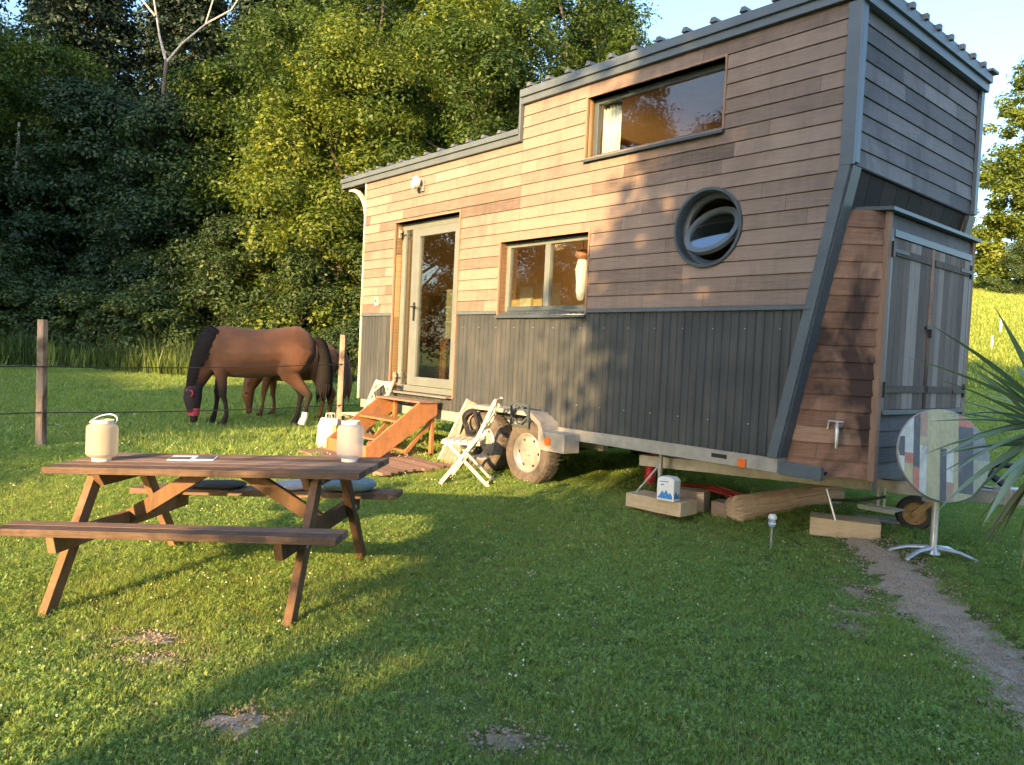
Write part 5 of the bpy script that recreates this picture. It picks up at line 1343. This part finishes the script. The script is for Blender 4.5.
# ------------------------------------------------------------------ sword-leaved plant at the right edge
yc = Vector((3.40, 4.75, 0)); yg = G(yc.x, yc.y)
yu = empty('yucca', (yc.x, yc.y, yg), 0, 'tall plant with long stiff grey green sword leaves at the right edge', 'yucca')
mb = MB(); mb.tube([(0, 0, -.05), (.02, 0, .5), (0, .02, 1.0), (0, 0, 1.22)], [.09, .075, .07, .05], 12); mb.build('trunk', MT['bark'], yu, smooth=True)
def sword(mb, base, d, Ln, w, sag, n=9):
    d = d.normalized(); side = d.cross(Vector((0, 0, 1)));
    if side.length < .01: side = Vector((1, 0, 0))
    side.normalize(); p = Vector(base); A = []; 
    for k in range(n + 1):
        t = k / n; ww = w * (math.sin(math.pi * min(1, .18 + t * .82)) ** .6 if t < 1 else .02) * (1 - t ** 3 * .7)
        if k == n: ww = .002
        nrm = side.cross(d).normalized()
        A.append((p - side * ww / 2 + nrm * ww * .22, p.copy(), p + side * ww / 2 + nrm * ww * .22))
        p = p + d * (Ln / n); d = (d + Vector((0, 0, -sag / n))).normalized(); side = (d.cross(Vector((0, 0, 1)))).normalized() if d.cross(Vector((0, 0, 1))).length > .05 else side
    vs = [q for a in A for q in a]; fs = []
    for k in range(n):
        for j in range(2): fs.append((k * 3 + j, k * 3 + j + 1, k * 3 + j + 4, k * 3 + j + 3))
    mb.add(vs, fs)
R = random.Random(14); L1, L2 = MB(), MB()
cc = Vector((0, 0, 1.18))
spec = [(-.75, -.1, .62, .95, .3), (-.8, .1, .42, .88, .25), (-.55, -.1, .95, .8, .2), (-.9, .0, .10, .72, .25), (-.85, -.3, .02, .85, .5), (-.8, .2, -.12, .7, .4), (-.7, -.3, .3, .85, .6), (-.6, -.3, -.35, .75, .5), (-.5, .2, -.5, .7, .5), (-.75, -.1, -.25, .8, .6)]
for x, y, z, Ln, sg in spec:
    L1.tone = R.random(); sword(L1, cc + Vector((0, 0, R.uniform(-.06, .06))), Vector((x, y, z)), Ln * 1.15, .075, sg)
for k in range(52):
    a = R.uniform(0, 2 * math.pi); z = R.uniform(-.35, 1.3); L1.tone = R.random()
    sword(L1, cc + Vector((0, 0, R.uniform(-.12, .08))), Vector((math.cos(a), math.sin(a), z)), R.uniform(.6, .85), R.uniform(.05, .068), R.uniform(.15, .7))
for k in range(16):
    a = R.uniform(0, 2 * math.pi) if k > 5 else R.uniform(2.4, 3.9); L2.tone = R.random()
    sword(L2, cc + Vector((0, 0, -.15)), Vector((math.cos(a), math.sin(a), R.uniform(-1.6, -.6))), R.uniform(.6, .85), .04, R.uniform(.3, 1.2))
L1.build('leaves', MT['yucca'], yu, fixn=False); L2.build('dry_leaves', MT['yucca_dry'], yu, fixn=False)

# ------------------------------------------------------------------ grass: tufts scattered by geometry nodes
def tuft(name, seed, n, h, spread, w, mat, lean=.5):
    rs = np.random.RandomState(seed); V = []; F = []; T = []
    for k in range(n):
        a = rs.uniform(0, 6.28); r = spread * math.sqrt(rs.uniform()); x, y = r * math.cos(a), r * math.sin(a)
        hh = h * rs.uniform(.5, 1.2); b = rs.uniform(0, 6.28); l = lean * rs.uniform(.1, 1); dx, dy = math.cos(b) * l * hh, math.sin(b) * l * hh
        c = b + 1.57 + rs.uniform(-.4, .4); wx, wy = math.cos(c) * w / 2, math.sin(c) * w / 2; i = len(V)
        V += [(x - wx, y - wy, -.004), (x + wx, y + wy, -.004), (x + dx * .4 + wx * .8, y + dy * .4 + wy * .8, hh * .55), (x + dx * .4 - wx * .8, y + dy * .4 - wy * .8, hh * .55), (x + dx, y + dy, hh * .95)]
        F += [(i, i + 1, i + 2, i + 3), (i + 3, i + 2, i + 4)]; t = rs.uniform(0, 1); T += [t, t]
    me = bpy.data.meshes.new(name); me.from_pydata(V, [], F); me.attributes.new('tone', 'FLOAT', 'FACE').data.foreach_set('value', T); me.materials.append(mat)
    return bpy.data.objects.new(name, me)
def clover(name, seed, n, spread, s, mat):
    rs = np.random.RandomState(seed); V = []; F = []; T = []
    for k in range(n):
        a = rs.uniform(0, 6.28); r = spread * math.sqrt(rs.uniform()); x, y = r * math.cos(a), r * math.sin(a); z = rs.uniform(.012, .045); t = rs.uniform(0, 1); a0 = rs.uniform(0, 6.28)
        tx, ty = rs.normal(0, .6, 2)
        for j in range(3):
            b = a0 + j * 2.094; q = s * rs.uniform(.8, 1.2); i = len(V)
            for (u_, v_) in ((0, 0), (.55, -.42), (1.0, -.22), (1.0, .22), (.55, .42)):
                px_, py_ = (u_ * math.cos(b) - v_ * math.sin(b)) * q, (u_ * math.sin(b) + v_ * math.cos(b)) * q
                V.append((x + px_, y + py_, z + px_ * tx + py_ * ty + .15 * q * u_))
            F.append((i, i + 1, i + 2, i + 3, i + 4)); T.append(t)
    me = bpy.data.meshes.new(name); me.from_pydata(V, [], F); me.attributes.new('tone', 'FLOAT', 'FACE').data.foreach_set('value', T); me.materials.append(mat)
    return bpy.data.objects.new(name, me)
def flower(name, r, h, mat, n=3):
    mb = MB(); rs = random.Random(n)
    for k in range(n):
        x, y, hh = rs.uniform(-.05, .05), rs.uniform(-.05, .05), h * rs.uniform(.7, 1.2)
        mb.ball((x, y, hh), r * rs.uniform(.6, 1.1), 4); 
    o = mb.build(name, mat, None); COL.objects.unlink(o); return o
def scatter(name, px, py, sc, protos, prob, seed, label, cat='grass', zoff=0.0, tilt=.15):
    rs = np.random.RandomState(seed); n = len(px); pz = gzn(px, py) + zoff
    me = bpy.data.meshes.new(name); me.vertices.add(n); me.vertices.foreach_set('co', np.stack([px, py, pz], 1).astype(np.float32).ravel())
    rot = np.stack([rs.normal(0, tilt, n), rs.normal(0, tilt, n), rs.uniform(0, 6.28, n)], 1).astype(np.float32)
    me.attributes.new('rot', 'FLOAT_VECTOR', 'POINT').data.foreach_set('vector', rot.ravel())
    me.attributes.new('scl', 'FLOAT', 'POINT').data.foreach_set('value', sc.astype(np.float32))
    me.attributes.new('pick', 'INT', 'POINT').data.foreach_set('value', rs.choice(len(protos), n, p=prob).astype(np.int32))
    c = bpy.data.collections.new(name + '_tufts')
    for k, p in enumerate(protos):
        p.name = 'tuft_%02d' % k; c.objects.link(p)
    o = bpy.data.objects.new(name, me); COL.objects.link(o)
    ng = bpy.data.node_groups.new(name, 'GeometryNodeTree')
    ng.interface.new_socket('Geometry', in_out='INPUT', socket_type='NodeSocketGeometry'); ng.interface.new_socket('Geometry', in_out='OUTPUT', socket_type='NodeSocketGeometry')
    gi, go = ng.nodes.new('NodeGroupInput'), ng.nodes.new('NodeGroupOutput'); ip = ng.nodes.new('GeometryNodeInstanceOnPoints'); ci = ng.nodes.new('GeometryNodeCollectionInfo')
    ci.inputs['Collection'].default_value = c; ci.inputs['Separate Children'].default_value = True; ci.inputs['Reset Children'].default_value = True
    def na(nm, ty):
        a = ng.nodes.new('GeometryNodeInputNamedAttribute'); a.data_type = ty; a.inputs['Name'].default_value = nm
        return a.outputs['Attribute']
    ip.inputs['Pick Instance'].default_value = True; lk = ng.links.new
    lk(gi.outputs[0], ip.inputs['Points']); lk(ci.outputs[0], ip.inputs['Instance']); lk(na('pick', 'INT'), ip.inputs['Instance Index'])
    er = ng.nodes.new('FunctionNodeEulerToRotation'); lk(na('rot', 'FLOAT_VECTOR'), er.inputs[0]); lk(er.outputs[0], ip.inputs['Rotation'])
    lk(na('scl', 'FLOAT'), ip.inputs['Scale']); lk(ip.outputs[0], go.inputs[0])
    md = o.modifiers.new('scatter', 'NODES'); md.node_group = ng
    return tag(o, label, cat, kind='stuff')
rs = np.random.RandomState(77)
def fan(n, y0, y1, pad=.8, power=1.0):
    """points in the view wedge and somewhat beside it"""
    u_ = rs.uniform(0, 1, n); y = (y0 ** 2 + (y1 ** 2 - y0 ** 2) * u_) ** .5; x = rs.uniform(-1, 1, n) * (y * .78 + pad); return x, y
def vn(x, y, s, ph):
    return (np.sin(x * s + ph) * np.sin(y * s * 1.13 + ph * 2) + .5 * np.sin(x * s * 2.3 + y * s * 1.7 + ph * 3) + .35 * np.sin(x * s * 4.7 - y * s * 3.9 + ph)) / 1.85
BARE = [(-1.81, 3.90, .22, .10), (-1.64, 3.62, .19, .08), (-1.05, 3.04, .17, .14), (.04, 3.02, .12, .10), (2.45, 5.25, .09, .2), (2.25, 4.85, .2, .09), (2.12, 4.55, .12, .12)]
def keep(x, y, soft=1.0):
    k = np.ones(len(x), bool); r = np.random.RandomState(5).uniform(0, 1, len(x))
    d = np.full(len(x), 9.0)
    for i in range(len(pc) - 1):
        a, b = pc[i], pc[i + 1]; ab = b - a; t = np.clip(((x - a[0]) * ab[0] + (y - a[1]) * ab[1]) / (ab @ ab), 0, 1)
        d = np.minimum(d, np.hypot(x - a[0] - ab[0] * t, y - a[1] - ab[1] * t))
    k &= (d > .27) | (r < (d - .09) * 3.0)
    for bx, by, ax_, ay_ in BARE:
        q = ((x - bx) / ax_) ** 2 + ((y - by) / ay_) ** 2; k &= (q > 1.1) | (r < q * .6)
    # deck footprint
    lx = (x - OX) * uX.x + (y - OY) * uX.y; ly = (x - OX) * uY.x + (y - OY) * uY.y
    k &= ~((lx > 1.0) & (lx < 2.9) & (ly > -1.42) & (ly < -.38))
    return k
g1 = [tuft('grass_tuft', s_, 30, .036, .06, .0034, MT['grass'], 1.1) for s_ in range(4)] + [clover('clover_tuft', s_, 16, .055, .0070, MT['clover']) for s_ in range(4)] + [tuft('straw_tuft', 9, 7, .03, .05, .004, MT['straw'], 1.6)]
x, y = fan(74000, 1.9, 9.5); k = keep(x, y); x, y = x[k], y[k]
cl = vn(x, y, 1.3, .7); sc = .80 + .25 * vn(x, y, 2.1, 2.0) + rs.uniform(-.2, .25, len(x))
m1 = rs.uniform(-1, 1, len(x)) < cl - .15
scatter('lawn_grass', x[~m1], y[~m1], np.clip(sc[~m1], .45, 1.4), g1, [.19, .19, .19, .19, .03, .03, .03, .03, .12], 1, 'short mown grass of the lawn')
g1b = [clover('clover_tuft', s_ + 20, 20, .058, .0072, MT['clover']) for s_ in range(4)] + [tuft('grass_tuft', 31, 12, .04, .05, .004, MT['grass'], 1.0)]
scatter('clover', x[m1], y[m1], np.clip(sc[m1], .5, 1.3), g1b, [.2, .2, .2, .2, .2], 2, 'clover growing through the lawn', 'clover')
g2 = [tuft('grass_tuft', s_ + 40, 16, .07, .10, .010, MT['grass'], .8) for s_ in range(3)] + [clover('clover_tuft', 55, 10, .10, .022, MT['clover'])]
x, y = fan(60000, 8.5, 24, 2); k = keep(x, y); x, y = x[k], y[k]
scatter('paddock_grass', x, y, np.clip(.95 + .4 * vn(x, y, 1.1, .3) + rs.uniform(-.2, .3, len(x)), .4, 1.6), g2, [.27, .27, .27, .19], 3, 'grazed grass of the paddock')
g3 = [tuft('grass_tuft', s_ + 70, 18, 0.16, .30, .035, MT['meadow'], .7) for s_ in range(3)]
n = 30000; y = rs.uniform(20, 80, n); x = y * rs.uniform(.45, .80, n)
scatter('slope_grass', x, y, rs.uniform(.6, 1.3, n), g3, [.34, .33, .33], 4, 'meadow grass on the sunny slope')
# dry stalks and crumbs along the track and on the bare patches
n = 2600; k_ = rs.uniform(0, len(pc) - 1.01, n); i_ = k_.astype(int); c_ = pc[i_] * (1 - (k_ - i_))[:, None] + pc[i_ + 1] * (k_ - i_)[:, None]
x = c_[:, 0] + rs.normal(0, .17, n); y = c_[:, 1] + rs.normal(0, .05, n)
bx = np.concatenate([x] + [b[0] + rs.normal(0, b[2] * .8, 90) for b in BARE]); by = np.concatenate([y] + [b[1] + rs.normal(0, b[3] * .8, 90) for b in BARE])
def crumb(seed):
    mb = MB(); R = random.Random(seed)
    for k in range(7):
        r_ = R.uniform(.003, .009); mb.ball((R.uniform(-.06, .06), R.uniform(-.06, .06), r_ * .6), r_, 4, (1, R.uniform(.7, 1.3), .7))
    o = mb.build('crumb', MT['dirt'], None); COL.objects.unlink(o); return o
scatter('dry_litter', bx, by, rs.uniform(.5, 1.2, len(bx)), [tuft('straw_tuft', 91, 6, .018, .05, .0035, MT['straw'], 3.0), tuft('straw_tuft', 92, 5, .012, .05, .003, MT['straw'], 4.0), crumb(1), crumb(2)], [.27, .23, .25, .25], 9, 'dry stalks and soil crumbs along the dirt track', 'litter', zoff=.008)
# clover flowers
fl = [flower('flower_head', .0058, .040, MT['petal'], 2), flower('flower_head', .0052, .036, MT['petal'], 1)]
x, y = fan(1900, 2.0, 9.0); k = keep(x, y) & (rs.uniform(-1, 1, len(x)) < vn(x, y, .9, 1.1) + .3); x, y = x[k], y[k]
scatter('clover_flowers', x, y, rs.uniform(.6, 1.3, len(x)), fl, [.4, .6], 5, 'small white clover flowers dotted over the lawn', 'flowers')
fl2 = [flower('flower_head', .009, .07, MT['petal'], 2)]
x, y = fan(900, 8.5, 17); scatter('paddock_flowers', x, y, rs.uniform(.5, 1.1, len(x)), fl2, [1.0], 6, 'white clover flowers in the paddock', 'flowers')
# tall weeds at the wood edge
def weed(name, seed, n, h, mat): return tuft(name, seed, n, h, .22, .022, mat, .45)
wd = [weed('weed_tuft', 1, 26, .75, MT['grass']), weed('weed_tuft', 2, 24, .95, MT['leaf_sh']), weed('weed_tuft', 3, 22, .6, MT['leaf_y']), tuft('seed_tuft', 4, 12, 1.05, .2, .03, MT['weed_red'], .3)]
n = 5200; x = rs.uniform(-24, 1, n); y = 20.3 + rs.uniform(0, 1, n) ** 1.3 * 6 + .5 * np.sin(x * .9)
scatter('tall_weeds', x, y, rs.uniform(.45, 1.15, n), wd, [.36, .36, .26, .02], 7, 'tall weeds and grasses along the edge of the wood', 'weeds')
